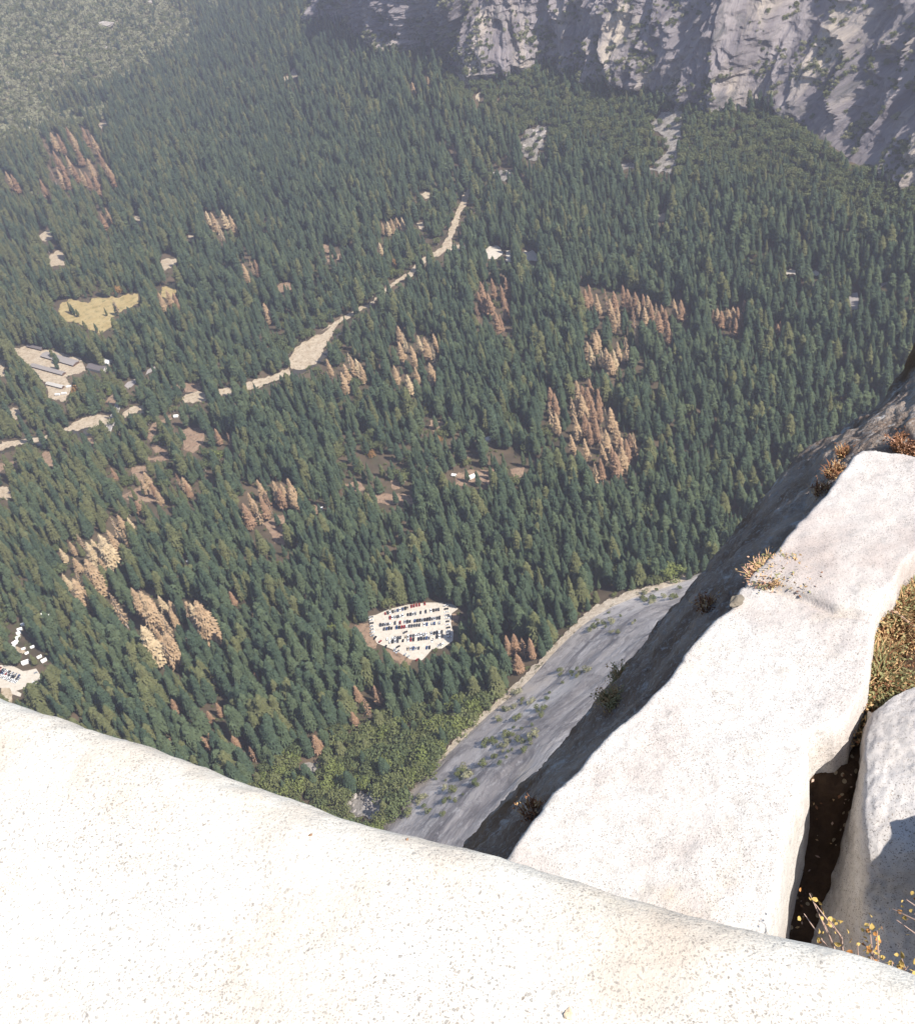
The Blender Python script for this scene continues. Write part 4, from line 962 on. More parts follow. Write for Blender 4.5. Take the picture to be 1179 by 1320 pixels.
# ------------------------------------------------------------------ loose rocks in the valley
def boulder_mesh(seed, mat):
    bm = bmesh.new(); bmesh.ops.create_icosphere(bm, subdivisions=3, radius=1.0); co = np.array([v.co[:] for v in bm.verts])
    f = 1+.32*fbm(co*1.1+seed*7.7, 3)+.10*fbm(co*3.1+seed, 3)
    for v, k in zip(bm.verts, f): v.co = v.co*float(k); v.co.z = max(v.co.z*.72, -.25)
    me = bpy.data.meshes.new('boulder'); bm.to_mesh(me); bm.free(); me.materials.append(mat); return me
def m_pale():
    N = NT('pale_boulder', .9, .1); return N.color(N.mix(N.ramp(N.noise(2.5, 6, .7), .40, .62), (.44, .40, .355), (.22, .19, .165)))
M_PALE = m_pale(); BM = [boulder_mesh(k, M_PALE) for k in range(5)]
NB_ = 0
def boulder(px, py, r, label, group, sx=1.0):
    global NB_
    p = ground(px, py); o = obj('boulder', BM[NB_ % 5], None, (p[0], p[1], p[2]+.3), NB_*1.3, (r*sx, r, r*.9)); NB_ += 1; tag(o, label, 'boulder', group)
GH = 'pale boulders on the scrubby hill'
for x, y, r, sx, lab in [(385, 98, 20, 1.5, 'largest pale boulder slab on the scrubby hill'), (20, 106, 9, 1, 'pale boulder at the left edge of the upper hill'), (405, 182, 8, 1.2, 'pale boulder below the largest hill slab'), (20, 322, 9, 1.3, 'pale boulder at the left edge of the lower hill'),
                     (155, 332, 6, 1, 'small pale boulder right of the lower left edge one'), (360, 316, 9, .9, 'upright pale boulder where hill scrub meets conifers'), (244, 406, 8, 1.2, 'flat pale boulder at the hill foot, upper of two'), (226, 440, 9, 1.1, 'pale boulder at the hill foot, lower of two'),
                     (178, 440, 6, 1, 'small boulder left of the two hill foot boulders'), (22, 440, 8, 1.2, 'pale boulder at the left edge by the hill foot'), (435, 246, 6, 1, 'small boulder in the trees above the upright one'), (500, 66, 6, 1, 'small pale boulder high among hill conifers'), (565, 12, 10, 1.3, 'pale outcrop at the very top of the hill woods'),
                     (600, 30, 6, 1, 'small rock beside the top outcrop'), (110, 500, 13, 1.2, 'grey shaded outcrop above the rusty hill trees'), (480, 466, 6, 1, 'small pale rock among conifers, left of a pair'), (510, 482, 6, .9, 'small pale rock among conifers, right of a pair'), (447, 285, 5, 1, 'tiny pale rock in the conifers below the hill'), (285, 290, 6, 1, 'pale rock half hidden in mid hill scrub'), (55, 258, 5, 1, 'tiny pale rock in the left hill scrub'), (620, 215, 6, .8, 'upright grey rock among the upper conifers')]:
    x, y = Z1([(x, y)])[0]; boulder(x, y, r, lab, GH, sx)
GTa = 'boulders of the scree below the cliff'
rb = random.Random(9); k_ = 0
for i in range(26):
    x, y = 800+rb.uniform(0, 95), 495+rb.uniform(0, 105); x, y = Z2([(x, y)])[0]; k_ += 1
    boulder(x, y, rb.uniform(2.2, 5.0), 'pale boulder in the loose boulder field below the cliff', GTa)
for x, y, r, lab in [(725, 546, 6, 'white boulder left of the boulder field'), (970, 556, 9, 'big rounded tan boulder right of the boulder field'), (745, 660, 7, 'pale boulder lowest of the scree, right one'), (690, 658, 5, 'small boulder lowest of the scree, left one'), (810, 452, 4, 'small white rock above the boulder field'), (855, 455, 4, 'small white rock just right above the boulder field'), (208, 404, 6, 'white rock alone in the far conifers')]:
    x, y = Z2([(x, y)])[0]; boulder(x, y, r, lab, GTa)
for i in range(14):
    x, y = Z8([(140+rb.uniform(0, 120), 965+rb.uniform(0, 80))])[0]; boulder(x, y, rb.uniform(1.2, 3.4), 'white boulder in the rubble at the foot of the apron', 'white rubble boulders')

# ------------------------------------------------------------------ shrubs on the granite apron and along its foot
def at_mesh(V, px, py):
    q = project(V.reshape(-1, 3)); k = np.argmin(np.hypot(q[:, 0]-px, q[:, 1]-py)); return V.reshape(-1, 3)[k]
sh = [(620, 965), (632, 955), (645, 962), (640, 975), (655, 970), (668, 955), (600, 990), (590, 1000), (612, 1010), (575, 1030), (640, 925), (650, 945), (662, 940), (676, 968), (540, 1030), (690, 915), (735, 870), (725, 880), (770, 800), (785, 790), (800, 795), (830, 775), (840, 778), (760, 812), (645, 985), (625, 985), (690, 950), (560, 1005)]
rs = random.Random(12)
for cx_, cy_, k_ in [(640, 962, 9), (660, 950, 6), (605, 1000, 8), (580, 1028, 7), (735, 862, 7), (775, 800, 8), (830, 772, 6), (700, 905, 6), (690, 940, 4), (555, 1040, 7), (650, 925, 6), (800, 812, 4), (860, 765, 4), (670, 900, 5)]:
    sh += [(cx_+rs.gauss(0, 11), cy_+rs.gauss(0, 8)) for _ in range(k_)]
for i, (x, y) in enumerate(sh):
    v = at_mesh(AP_V, x, y); s = 2.6+4.4*((i*53) % 17)/17
    m_ = [PROTO['broadleaf_tree'][1][0], SCRUBS[2], SCRUBS[0], PROTO['broadleaf_tree'][3][0]][i % 4]
    o = obj('apron_shrub', m_, None, (v[0], v[1], v[2]-.4), i*1.1, (s*1.25, s*1.25, s)); tag(o, 'low green shrub rooted in the cracks of the granite apron', 'shrub', 'shrubs on the granite apron')

# ------------------------------------------------------------------ the rocks at the viewpoint (coordinates local to the eye)
EYE = tuple(CAM)
def rock(name, me, label, cat='rock'):
    o = obj(name, me, None, EYE); return tag(o, label, cat)
def loft(rows, nu, nv, mat, name, noise=(), it=2, sm=True, flip=False):
    R = []
    for row in rows:
        p = np.array([near(*q) for q in row]); R.append(resample(chaikin(p, it), nu))
    R = np.array(R); G = []
    for i in range(nu): G.append(resample(chaikin(R[:, i], it), nv))
    G = np.array(G)
    du = np.gradient(G, axis=0); dv = np.gradient(G, axis=1); N_ = np.cross(du, dv); N_ /= np.linalg.norm(N_, axis=2)[..., None]+1e-9
    if np.mean(N_[..., 2]) < 0: N_ = -N_
    for sc_, amp, o_, sd in noise:
        G = G+N_*(fbm(n3(G[..., 0]/sc_, G[..., 1]/sc_, G[..., 2]/sc_+sd), o_)*amp)[..., None]
    F = grid_faces(nu, nv)
    a = G.reshape(-1, 3); nrm = np.cross(a[F[:, 1]]-a[F[:, 0]], a[F[:, 2]]-a[F[:, 0]])
    if nrm[:, 2].mean() < 0: F = F[:, ::-1]
    return mesh(name, a, F, [mat], sm=sm), G
def heightrock(name, poly, drop, mat, step, rad, steep, depth, top=None, edge=.012, noise=((.35, .012, 4, 1), (.05, .003, 3, 2)), seed=0.0):
    """a block with the plan `poly` (local xy), its top `drop` below the eye, rounded edges and steep sides"""
    poly = np.asarray(poly); lo = poly.min(0)-.45; hi = poly.max(0)+.45
    xs = np.arange(lo[0], hi[0], step); ys = np.arange(lo[1], hi[1], step)
    X, Y = np.meshgrid(xs, ys, indexing='ij'); Q = np.stack([X.ravel(), Y.ravel()], 1)
    d = np.abs(seg_dist(Q, poly, True)); d = np.where(in_poly(Q, poly), d, -d)
    d = d+fbm(n3(Q[:, 0]/.16, Q[:, 1]/.16, seed), 4)*edge
    z = np.where(d > rad, 0, np.where(d > 0, np.sqrt(np.maximum(0, rad**2-(rad-np.minimum(d, rad))**2))-rad, -rad+d*steep))
    z = np.maximum(z, -depth)
    for sc_, amp, o_, sd in noise: z = z+fbm(n3(Q[:, 0]/sc_, Q[:, 1]/sc_, sd+seed), o_)*amp
    z = z-drop
    if top is not None: z = z+top(Q[:, 0], Q[:, 1])
    V = np.stack([Q[:, 0], Q[:, 1], z], 1); F = grid_faces(len(xs), len(ys))
    k = d[F].max(1) > -depth/steep-step*3
    F = F[k]; used = np.unique(F); rm = np.full(len(V), -1); rm[used] = np.arange(len(used))
    return mesh(name, V[used], rm[F], [mat], sm=True)

# front boulder: the dome the photographer stands on; its rim is where the sight line grazes the rounding edge
E_PX = [(-1500, 520), (-800, 690), (-420, 800), (-200, 852), (-80, 880), (0, 903), (60, 924), (130, 945), (190, 961), (250, 984), (320, 1010), (400, 1043), (470, 1066), (560, 1086), (620, 1098), (655, 1108), (720, 1131), (830, 1166), (985, 1201), (1060, 1216), (1120, 1236), (1179, 1257), (1300, 1300), (1450, 1360)]
T = resample(chaikin([near(x, y, 1.74) for x, y in E_PX], 2), 460); R_ = .11
tg = np.gradient(T[:, :2], axis=0)
for a in (0, 1): tg[:, a] = np.convolve(np.pad(tg[:, a], 25, mode='edge'), np.ones(51)/51, 'valid')
tg /= np.linalg.norm(tg, axis=1)[:, None]; outw = np.stack([-tg[:, 1], tg[:, 0]], 1)
ld_ = T/np.linalg.norm(T, axis=1)[:, None]; at_ = np.arctan2(-ld_[:, 2], np.maximum(.05, (ld_[:, :2]*outw).sum(1)))
prof = [('in', v) for v in np.r_[np.linspace(3.2, .6, 40)[:-1], np.linspace(.6, 0, 75)]]+[('arc', a) for a in np.linspace(0, PI/2, 34)[1:]]+[('dn', v) for v in np.linspace(.06, 2.4, 24)]
G = np.zeros((len(T), len(prof), 3))
for j, (t, v) in enumerate(prof):
    a = v if t == 'arc' else (0 if t == 'in' else PI/2)
    off = R_*(np.sin(a)-np.sin(at_)); z = R_*(np.cos(a)-np.cos(at_))
    if t == 'in':
        cin = np.array([.25, -1.0]); w_ = smooth(0, 3.2, v)     # rows converge behind the viewpoint
        x = T[:, 0]+outw[:, 0]*(off)-outw[:, 0]*v*(1-w_*.5)+0; y = T[:, 1]+outw[:, 1]*off-v*(.9+.1*w_); x = x*(1-.0*w_); z = z+.05*v-.012*v*v
        G[:, j] = np.stack([x, y, T[:, 2]+z], 1); continue
    if t == 'dn': off = off-v*.10; z = z-v
    G[:, j] = np.stack([T[:, 0]+outw[:, 0]*off, T[:, 1]+outw[:, 1]*off, T[:, 2]+z], 1)
gx_, gy_, gz_ = G[..., 0], G[..., 1], G[..., 2]
nn = fbm(n3(gx_/.5, gy_/.5, gz_/.5), 3)*.006+fbm(n3(gx_/.045, gy_/.045, gz_/.045+5), 3)*.0026
G[..., 2] += nn; G[..., :2] += (outw[:, None, :]*(nn*.8)[..., None])*np.array([0 if t == 'in' else 1 for t, _ in prof])[None, :, None]
FRONT_G = G.copy()
F = grid_faces(len(T), len(prof)); a = G.reshape(-1, 3)
if np.cross(a[F[:, 1]]-a[F[:, 0]], a[F[:, 2]]-a[F[:, 0]])[:, 2].mean() < 0: F = F[:, ::-1]
rock('front_boulder', mesh('front_boulder', a, F, [M_FRONT], sm=True), 'broad smooth white speckled granite boulder filling the bottom of the view', 'boulder')

# the slab beyond it
DS = 2.62
S_PX = [(630, 1125), (648, 1104), (668, 1080), (695, 1045), (712, 1018), (740, 990), (790, 945), (832, 908), (860, 880), (880, 850), (905, 812), (922, 790), (940, 777), (950, 760), (966, 746), (986, 732), (1003, 712), (1020, 690), (1040, 662),
        (1062, 632), (1080, 606), (1096, 586), (1110, 577), (1130, 577), (1179, 588), (1270, 612), (1290, 660), (1179, 714), (1158, 738), (1138, 770), (1128, 786), (1126, 806), (1120, 850), (1110, 900), (1098, 926), (1078, 938), (1052, 944), (1043, 956), (1040, 985), (1033, 1010), (1024, 1050), (1015, 1090), (1005, 1130), (995, 1165), (986, 1196), (960, 1290), (640, 1230)]
SP = np.array([near(x, y, DS)[:2] for x, y in S_PX])
# shallow joint across the slab where the dry grass roots
JL = np.array([near(x, y, DS)[:2] for x, y in [(962, 752), (1000, 758), (1040, 772), (1075, 790), (1128, 798)]])
def slab_top(x, y):
    Q = np.stack([x, y], 1); s = seg_dist(Q, JL); d = np.abs(s)
    return -.022*np.exp(-(d/.012)**2)*smooth(.9, .1, np.hypot(*(Q-JL[0]).T)) + .012*np.clip(s/.05, -1, 1)*smooth(.5, .1, d)
rock('granite_slab', heightrock('granite_slab', SP, DS, M_SLAB, .0095, .015, 48.0, .95, slab_top, .013, ((.35, .0035, 3, 1), (.05, .003, 4, 2)), seed=3.0), 'long sunlit pale granite slab with a dark crevice along its side', 'rock slab')

# dark lichen covered ledge falling away beside the slab
L_ROWS = [[(655, 1125, 2.80), (705, 1050, 2.80), (800, 955, 2.80), (870, 890, 2.80), (915, 820, 2.80), (955, 775, 2.80), (1000, 740, 2.80), (1045, 680, 2.80), (1095, 610, 2.80), (1130, 600, 2.80), (1300, 640, 2.75)],
          [(642, 1106, 3.00), (688, 1040, 2.98), (782, 940, 2.97), (854, 874, 2.96), (898, 806, 2.95), (936, 764, 2.94), (982, 722, 2.92), (1030, 655, 2.90), (1076, 592, 2.86), (1125, 565, 2.72), (1300, 560, 2.55)],
          [(628, 1100, 3.45), (672, 1035, 3.42), (768, 938, 3.38), (838, 868, 3.32), (882, 797, 3.26), (925, 745, 3.20), (968, 698, 3.15), (1017, 635, 3.08), (1064, 588, 3.00), (1120, 548, 2.82), (1300, 500, 2.45)],
          [(592, 1102, 4.5), (636, 1042, 4.4), (742, 944, 4.2), (804, 864, 4.0), (852, 799, 3.85), (898, 737, 3.7), (944, 690, 3.55), (1008, 603, 3.40), (1060, 568, 3.30), (1126, 522, 3.10), (1180, 430, 2.90)]]
last = L_ROWS[-1]
me, LG = loft(L_ROWS, 240, 90, M_LEDGE, 'rock_ledge', ((.5, .035, 3, 1.0), (.10, .014, 4, 2.0), (.03, .006, 3, 3.0)), it=1)
# outer edge curls over and drops down the face
edge = LG[:, -1]; ex = [edge]
for k_, dz in enumerate((.05, .15, .35, .8, 1.6, 3.0, 6.0, 12.0)):
    ex.append(edge+np.array([-.06*min(dz, .5)-.03*dz, .06*min(dz, .5)+.03*dz, -dz])*1.0+np.stack([fbm(n3(edge[:, 0]*2, edge[:, 1]*2, dz+3), 3)*.03]*3, 1))
EX = np.array(ex).transpose(1, 0, 2); GG = np.concatenate([LG, EX[:, 1:]], 1); F = grid_faces(*GG.shape[:2]); a = GG.reshape(-1, 3)
if np.cross(a[F[:, 1]]-a[F[:, 0]], a[F[:, 2]]-a[F[:, 0]])[:, 2].mean() < 0: F = F[:, ::-1]
rock('rock_ledge', mesh('rock_ledge', a, F, [M_LEDGE], sm=True), 'dark lichen covered ledge dropping away along the slab towards the valley', 'rock ledge')

# soil filled crack on the other side of the slab
SOIL_ROWS = [[(1100, 690, 2.84), (1160, 670, 2.82), (1420, 600, 2.78)], [(1100, 790, 2.79), (1180, 780, 2.78), (1420, 740, 2.78)], [(1060, 890, 2.74), (1150, 880, 2.76), (1420, 870, 2.85)],
             [(980, 975, 2.75), (1110, 970, 2.80), (1380, 960, 3.0)], [(955, 1100, 2.97), (1110, 1090, 3.04), (1380, 1080, 3.2)], [(920, 1290, 3.24), (1100, 1290, 3.27), (1400, 1290, 3.3)]]
me, SG = loft(SOIL_ROWS, 90, 150, M_SOIL, 'soil', ((.22, .018, 4, 1.0), (.04, .010, 4, 2.0)))
tag(obj('soil', me, None, EYE), kind='structure')

# boulder beyond the crack
B_ROWS = [[(1112, 900, 3.02), (1100, 955, 3.15), (1085, 1008, 3.20), (1060, 1075, 3.28), (1030, 1130, 3.32), (1004, 1196, 3.36), (985, 1290, 3.42)],
          [(1114, 908, 2.90), (1106, 956, 2.95), (1098, 1012, 2.98), (1085, 1078, 3.04), (1070, 1140, 3.10), (1048, 1200, 3.16), (1030, 1290, 3.22)],
          [(1119, 918, 2.70), (1111, 958, 2.69), (1110, 1014, 2.69), (1111, 1074, 2.70), (1114, 1130, 2.76), (1106, 1188, 2.95), (1085, 1290, 3.10)],
          [(1126, 918, 2.672), (1118, 956, 2.66), (1117, 1014, 2.66), (1119, 1070, 2.67), (1124, 1118, 2.71), (1124, 1180, 2.91), (1110, 1290, 3.06)],
          [(1160, 890, 2.665), (1155, 950, 2.65), (1158, 1012, 2.65), (1162, 1066, 2.66), (1168, 1108, 2.70), (1175, 1170, 2.89), (1175, 1290, 3.04)],
          [(1260, 860, 2.66), (1262, 950, 2.64), (1264, 1010, 2.64), (1268, 1060, 2.66), (1272, 1100, 2.70), (1280, 1160, 2.88), (1280, 1290, 3.0)],
          [(1480, 800, 2.70), (1480, 930, 2.66), (1480, 1000, 2.66), (1480, 1060, 2.67), (1480, 1100, 2.7), (1480, 1160, 2.88), (1480, 1290, 3.0)]]
me, BG = loft(B_ROWS, 190, 260, M_BOUL, 'side_boulder', ((.3, .006, 3, 1.0), (.06, .005, 4, 2.0), (.02, .002, 2, 3.)), it=1)
rock('side_boulder', me, 'pale granite boulder with a shaded side beside the dark crack', 'boulder')
# added boulder outside the view, placed to shade the foot of the side boulder
KP = np.array([(1.07, 1.20), (1.16, 1.36), (1.42, 1.52), (1.95, 1.50), (2.05, .9), (1.9, .45), (1.3, .5), (1.10, .75)])
rock('shade_boulder', heightrock('shade_boulder', KP, 2.27, M_BOUL, .02, .12, 5.0, 1.2, None, .03, ((.3, .02, 3, 1), (.06, .006, 3, 2)), seed=6.0), 'added granite boulder out of view, placed to shade the side boulder', 'boulder')

# ------------------------------------------------------------------ dry plants between the foreground rocks
def pmat(name, a, b):
    N = NT(name, .8, .1); return N.color(N.mix(N.noise(30, 2), a, b))
M_STRAW = pmat('straw', (.55, .40, .20), (.36, .20, .10)); M_RUST = pmat('rust_stems', (.15, .07, .038), (.25, .125, .065)); M_PINK = pmat('pink_stems', (.42, .20, .15), (.55, .38, .24))
M_SAGE = pmat('sage_leaf', (.17, .18, .08), (.30, .27, .13)); M_YEL = pmat('yellow_leaf', (.40, .27, .075), (.48, .35, .13)); M_ORL = pmat('orange_leaf', (.36, .15, .05), (.42, .22, .07)); M_TWIG = pmat('pale_twig', (.45, .34, .27), (.32, .20, .16))
M_OLV = pmat('olive_leaf', (.26, .23, .11), (.38, .32, .17))
def tuft_mesh(seed, mats, n, h, spread, leafy=0, lean=.5):
    r = random.Random(seed); m = MB()
    for i in range(n):
        a = r.uniform(0, 6.28); q = spread*math.sqrt(r.random()); x, y = q*math.cos(a), q*math.sin(a); L = h*r.uniform(.45, 1.1); b = a+r.uniform(-1.2, 1.2); k = lean*r.uniform(.2, 1.2)
        p0 = np.array([x, y, -.01]); p1 = p0+np.array([math.cos(b)*L*k*.4, math.sin(b)*L*k*.4, L*.6]); p2 = p0+np.array([math.cos(b)*L*k, math.sin(b)*L*k, L*r.uniform(.75, 1.0)])
        w = .0018+.0016*r.random(); s = np.array([-math.sin(b), math.cos(b), 0])*w; mi = r.randrange(len(mats))
        m.poly([p0-s, p0+s, p1+s*.8, p1-s*.8], mi); m.poly([p1-s*.8, p1+s*.8, p2], mi)
        for j in range(leafy):
            f = r.uniform(.25, 1); c = p0+(p2-p0)*f+np.array([r.gauss(0, .008), r.gauss(0, .008), r.gauss(0, .006)]); l = r.uniform(.003, .0075)
            u = np.array([r.gauss(0, 1), r.gauss(0, 1), r.gauss(0, .5)]); u /= np.linalg.norm(u); v = np.cross(u, (r.gauss(0, 1), r.gauss(0, 1), 1)); v /= np.linalg.norm(v)
            m.poly([c-u*l, c-v*l*.5, c+u*l, c+v*l*.5], mi)
    return m.build('tuft', mats)
def tuft(name, pos, seed, mats, n, h, spread, label, group, leafy=0, lean=.5, cat='grass tuft'):
    o = obj(name, tuft_mesh(seed, mats, n, h, spread, leafy, lean), None, tuple(CAM+np.array(pos))); tag(o, label, cat, group); return o
DL = lambda x, y: at_local(LG, x, y)
def at_local(G, px, py):
    q = project(G.reshape(-1, 3)+CAM); k = np.argmin(np.hypot(q[:, 0]-px, q[:, 1]-py)); return G.reshape(-1, 3)[k]
GS = 'dry grass in the slab joint'
for i, (x, y, mt, h, sp, lab) in enumerate([(985, 742, M_PINK, .055, .05, 'pinkish dry tuft at the crevice end of the slab joint'), (1005, 738, M_STRAW, .06, .06, 'pale dry tuft second along the slab joint'), (1024, 744, M_STRAW, .05, .05, 'straw and green tuft in the middle of the slab joint'), (1040, 752, M_RUST, .045, .04, 'rusty low tuft towards the inner end of the joint')]):
    tuft('grass_tuft', near(x, y, DS+.01), i, [mt, mt, M_SAGE, M_STRAW], 260, h*.75, sp, lab, GS, 2, 1.0)
GL = 'rusty tufts along the crevice of the dark ledge'
for i, (x, y, h, sp, n, lab) in enumerate([(1090, 586, .05, .03, 110, 'orange tuft at the far end of the crevice'), (1074, 610, .05, .035, 120, 'dense orange tuft below the far end of the crevice'), (1060, 634, .045, .03, 90, 'orange tuft lowest of the far crevice clumps'), (916, 782, .05, .035, 90, 'small rusty tuft in the crevice by the flat stone'), (690, 1046, .05, .03, 80, 'small rusty tuft at the bottom of the crevice')]):
    p = at_local(LG, x, y); tuft('grass_tuft', p, 20+i, [M_RUST, M_RUST, M_STRAW], n, h, sp, lab, GL, 2, .7)
p = at_local(LG, 1165, 576); tuft('rusty_shrub', p, 31, [M_RUST, M_RUST, M_PINK], 200, .07, .042, 'big rusty orange shrub in the hollow of the dark ledge', None, 5, .6, 'shrub')
for i, (x, y, s, lab) in enumerate([(794, 864, .07, 'olive brown shrub clinging to the ledge rim, upper one'), (781, 892, .065, 'olive brown shrub clinging to the ledge rim, lower one')]):
    d = ray(x+6, y+6); d = d/np.linalg.norm(d); p = at_local(LG, x+20, y); p = d*np.linalg.norm(p)*1.0
    tuft('ledge_shrub', p-np.array([0, 0, s*.45]), 40+i, [M_OLV, M_OLV, M_STRAW], 110, s, s*.5, lab, 'shrubs on the rim of the dark ledge', 7, .8, 'shrub')
# plants of the soil crack
GP = 'dry plants in the soil crack'
PL = [(1145, 742, M_RUST, .07), (1165, 730, M_RUST, .06), (1150, 770, M_SAGE, .09), (1170, 775, M_SAGE, .10), (1145, 795, M_SAGE, .10), (1165, 805, M_SAGE, .11), (1178, 790, M_RUST, .10), (1138, 815, M_STRAW, .07), (1155, 825, M_STRAW, .07), (1128, 860, M_SAGE, .08), (1140, 880, M_SAGE, .09), (1122, 885, M_SAGE, .08), (1112, 905, M_STRAW, .07), (1130, 900, M_SAGE, .08), (1150, 900, M_SAGE, .07), (1105, 925, M_SAGE, .06), (1095, 940, M_STRAW, .05), (1176, 760, M_SAGE, .09), (1190, 800, M_SAGE, .1), (1200, 770, M_SAGE, .1)]
where = ['rusty low plant at the far corner of the crack', 'rusty plant by the far right corner of the crack', 'sage green plant upper middle of the crack patch', 'sage green plant upper right of the crack patch', 'leafy sage plant against the slab edge', 'leafy sage plant in the widest part of the crack', 'rust tipped plant at the right frame side of the crack', 'straw tuft tight under the slab edge', 'straw tuft below the widest sage plants', 'sage plant at the narrowing of the crack', 'sage plant beside the grey boulder top', 'sage plant between slab edge and boulder', 'straw tuft just above the dark gap', 'sage plant leaning onto the boulder', 'small sage plant on the boulder shoulder', 'sage tuft right above the dark gap', 'lowest straw tuft at the start of the gap', 'tall sage plant near the right corner', 'sage plant far right in the crack', 'sage plant far right above in the crack']
for i, (x, y, mt, h) in enumerate(PL):
    p = at_local(SG, x, y); tuft('crack_plant', p, 60+i, [mt, mt, M_STRAW, M_RUST], 190, h, .06, where[i], GP, 4, .9, 'plant')
# loose twig, flat stone and pebbles
m = MB(); a_, b_ = at_local(SG, 1132, 792), at_local(SG, 1190, 832); a_ = a_+np.array([0, 0, .04]); b_ = b_+np.array([0, 0, .05]); m.tube([a_, (a_*.6+b_*.4)+np.array([0, .01, .012]), b_], [.006, .005, .003], 6)
tag(obj('dry_twig', m.build('dry_twig', [M_TWIG]), None, EYE), 'thin bare twig lying across the soil crack', 'twig')
def stone(x, y, drop, sx, sy, sz, rz, mat, label, group=None, name='stone', G=None):
    p = at_local(G, x, y) if G is not None else near(x, y, drop); o = obj(name, boulder_mesh(int(x) % 13, mat), None, tuple(CAM+p+np.array([0, 0, sz*.12])), rz, (sx, sy, sz)); tag(o, label, 'stone', group); return o
M_STONE = pmat('dark_stone', (.13, .11, .085), (.22, .19, .15)); M_CHIP = pmat('brown_chip', (.22, .13, .08), (.30, .19, .12)); M_TSTONE = pmat('tan_stone', (.52, .40, .26), (.62, .50, .36))
stone(948, 776, DS, .030, .021, .017, .5, M_STONE, 'flat dark stone resting at the corner of the slab edge', name='flat_stone')
stone(738, 1311, 1.60, .0075, .0095, .006, .2, M_TSTONE, 'small tan pebble on the front boulder near the bottom', name='pebble', G=FRONT_G)
for i, (x, y) in enumerate([(402, 1080), (524, 1083), (735, 1247)]):
    stone(x, y, 1.615, .0042, .003, .0022, i, M_CHIP, ['tiny dark chip left on the boulder rim', 'tiny dark chip nearest the rim centre', 'tiny dark chip on the boulder middle'][i], 'dark chips on the front boulder', 'rock_chip', FRONT_G)
# shrub with yellow leaves behind the boulder rim
def leafshrub(base, stems, label, group, seed, nleaf=8, size=.0125):
    r = random.Random(seed); e = obj('yellow_leaved_shrub', None, None, tuple(CAM+np.array(base))); tag(e, label, 'shrub', group)
    ms = MB(); ml = MB()
    for tip in stems:
        t = np.array(tip); mid_ = t*.5+np.array([r.gauss(0, .012), r.gauss(0, .012), r.gauss(0, .012)]); ms.tube([(0, 0, -.02), mid_, t], [.0028, .002, .0009], 5)
        for k in range(nleaf):
            f = r.uniform(.45, 1.05); c = (mid_*2*f if f < .5 else mid_+(t-mid_)*(f-.5)*2)+np.array([r.gauss(0, .013) for _ in range(3)])
            u = np.array([r.gauss(0, 1), r.gauss(0, 1), r.gauss(0, .6)]); u /= np.linalg.norm(u); v = np.cross(u, np.array([r.gauss(0, 1), r.gauss(0, 1), r.gauss(0, 1)])); v /= np.linalg.norm(v); l = size*r.uniform(.55, 1.1); w = np.cross(u, v)*l*.15
            ml.poly([c-u*l*.55, c-u*l*.2-v*l*.42+w, c+u*l*.25-v*l*.34+w, c+u*l*.6, c+u*l*.25+v*l*.34+w, c-u*l*.2+v*l*.42+w], 0 if r.random() < .72 else 1)
    obj('stems', ms.build('stems', [M_TWIG]), e); obj('leaves', ml.build('leaves', [M_YEL, M_ORL]), e)
def stems_px(base, drop, pts):
    return [near(x, y, dr)-np.array(base) for x, y, dr in pts]
GY_ = 'yellow leaved shrubs behind the boulder rim'
b0 = near(1090, 1250, 2.35); leafshrub(b0, stems_px(b0, 0, [(1043, 1152, 2.22), (1050, 1165, 2.22), (1062, 1190, 2.25), (1036, 1178, 2.3), (1068, 1185, 2.2)]), 'tall thin shrub with yellow leaves at the dark gap', GY_, 3, 6)
b0 = near(1130, 1262, 2.3); leafshrub(b0, stems_px(b0, 0, [(1120, 1190, 2.2), (1130, 1200, 2.2), (1112, 1215, 2.25), (1135, 1225, 2.25), (1105, 1218, 2.2)]), 'low shrub with yellow and orange leaves at the rim', GY_, 4, 8)
b0 = near(1155, 1268, 2.2); leafshrub(b0, stems_px(b0, 0, [(1150, 1240, 2.15), (1162, 1236, 2.15), (1170, 1246, 2.15), (1125, 1242, 2.18)]), 'dense orange leaved sprig low at the boulder rim', GY_, 5, 12, .014)
b0 = near(1215, 1215, 2.3); leafshrub(b0, stems_px(b0, 0, [(1155, 1186, 2.3), (1168, 1160, 2.25), (1150, 1172, 2.3), (1178, 1178, 2.2)]), 'pale twiggy shrub with few yellow leaves at the picture edge', GY_, 6, 5)
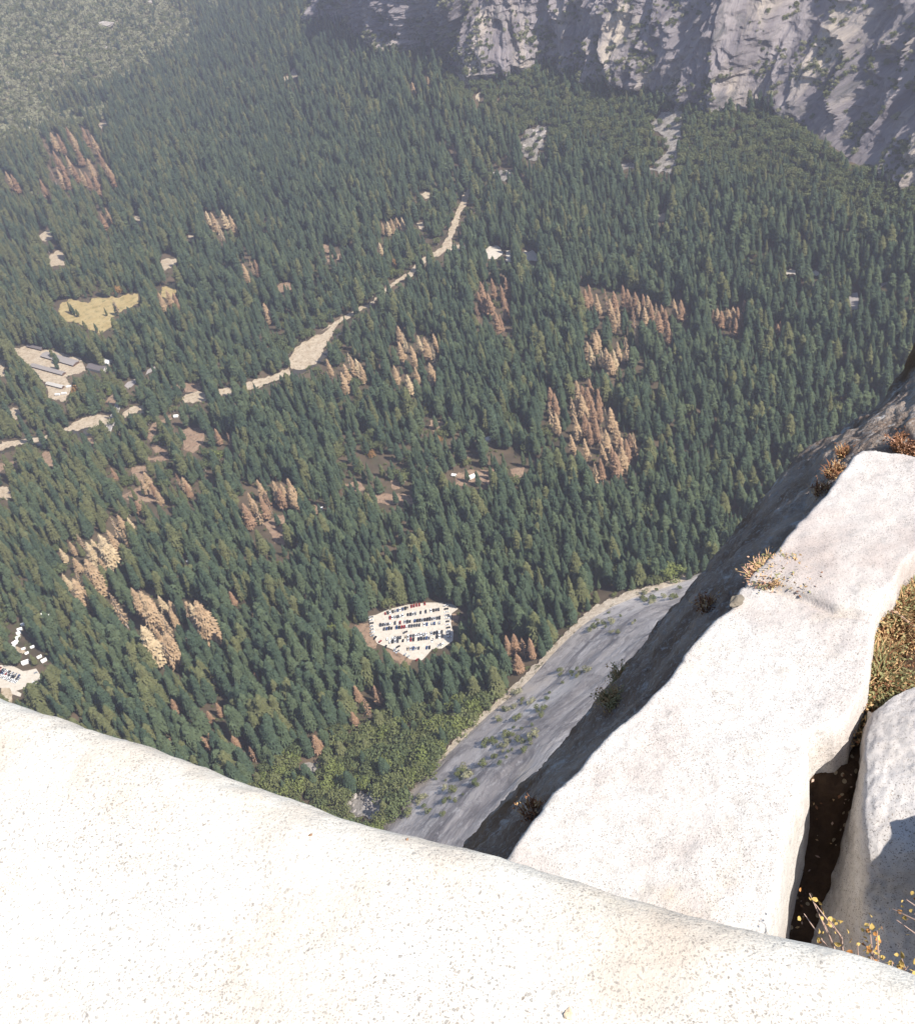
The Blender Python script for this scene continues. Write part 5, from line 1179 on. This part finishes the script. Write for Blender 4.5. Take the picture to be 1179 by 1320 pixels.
# litter in the dark gap
r = random.Random(8); m = MB()
for i in range(85):
    x = r.uniform(990, 1100); y = r.uniform(960, 1210); 
    if x > 1100-(y-980)*.36+12 or x < 1040-(y-980)*.25: continue
    p = at_local(SG, x, y)+np.array([0, 0, .012]); l = r.uniform(.003, .0095); a = r.uniform(0, 6.28); u = np.array([math.cos(a), math.sin(a), r.uniform(-.3, .3)])*l; v = np.array([-math.sin(a), math.cos(a), r.uniform(-.4, .4)])*l*.45
    m.poly([p-u, p-v, p+u, p+v], r.randrange(3))
tag(obj('fallen_leaves', m.build('fallen_leaves', [M_RUST, M_STRAW, M_TWIG]), None, EYE), 'dry fallen leaves scattered in the dark gap', 'leaf litter', None, 'stuff')
HAZE = 1.05e-4; EXPO = .92

# ------------------------------------------------------------------ light and air
sv = Vector((math.cos(SUN_AZ)*math.cos(SUN_EL), math.sin(SUN_AZ)*math.cos(SUN_EL), math.sin(SUN_EL)))
ld = bpy.data.lights.new('sun', 'SUN'); ld.energy = 4.4; ld.angle = math.radians(.53); ld.color = (1.0, .945, .87)
so = bpy.data.objects.new('sun', ld); COL.objects.link(so); so.rotation_euler = sv.to_track_quat('Z', 'Y').to_euler()
w = bpy.data.worlds.new('World'); sc.world = w; w.use_nodes = True; nt = w.node_tree
bg = nt.nodes['Background']; sk = nt.nodes.new('ShaderNodeTexSky'); sk.sky_type = 'NISHITA'; sk.sun_disc = False
sk.sun_elevation = SUN_EL; sk.sun_rotation = PI/2-SUN_AZ; sk.altitude = 1500; sk.dust_density = 1.5
nt.links.new(sk.outputs[0], bg.inputs[0]); bg.inputs[1].default_value = .11
hz = MB(); hz.box((-200, 2300, 405), (9000, 5600, 812)); hm = bpy.data.materials.new('haze'); hm.use_nodes = True; ht = hm.node_tree; ht.nodes.clear()
ho = ht.nodes.new('ShaderNodeOutputMaterial'); hv = ht.nodes.new('ShaderNodeVolumePrincipled'); ht.links.new(hv.outputs[0], ho.inputs['Volume'])
hv.inputs['Color'].default_value = (.88, .85, .98, 1); hv.inputs['Density'].default_value = HAZE; hv.inputs['Anisotropy'].default_value = .25
if HAZE > 0: tag(obj('haze', hz.build('haze', [hm])), kind='stuff', label='pale bluish haze filling the valley', cat='haze')
sc.view_settings.view_transform = 'Standard'; sc.view_settings.look = 'None'; sc.view_settings.exposure = EXPO; sc.view_settings.gamma = 1
sc.cycles.max_bounces = 6; sc.cycles.diffuse_bounces = 3; sc.cycles.glossy_bounces = 2; sc.cycles.volume_bounces = 0; sc.cycles.transmission_bounces = 2
sc.cycles.use_denoising = True; sc.cycles.denoiser = 'OPENIMAGEDENOISE'
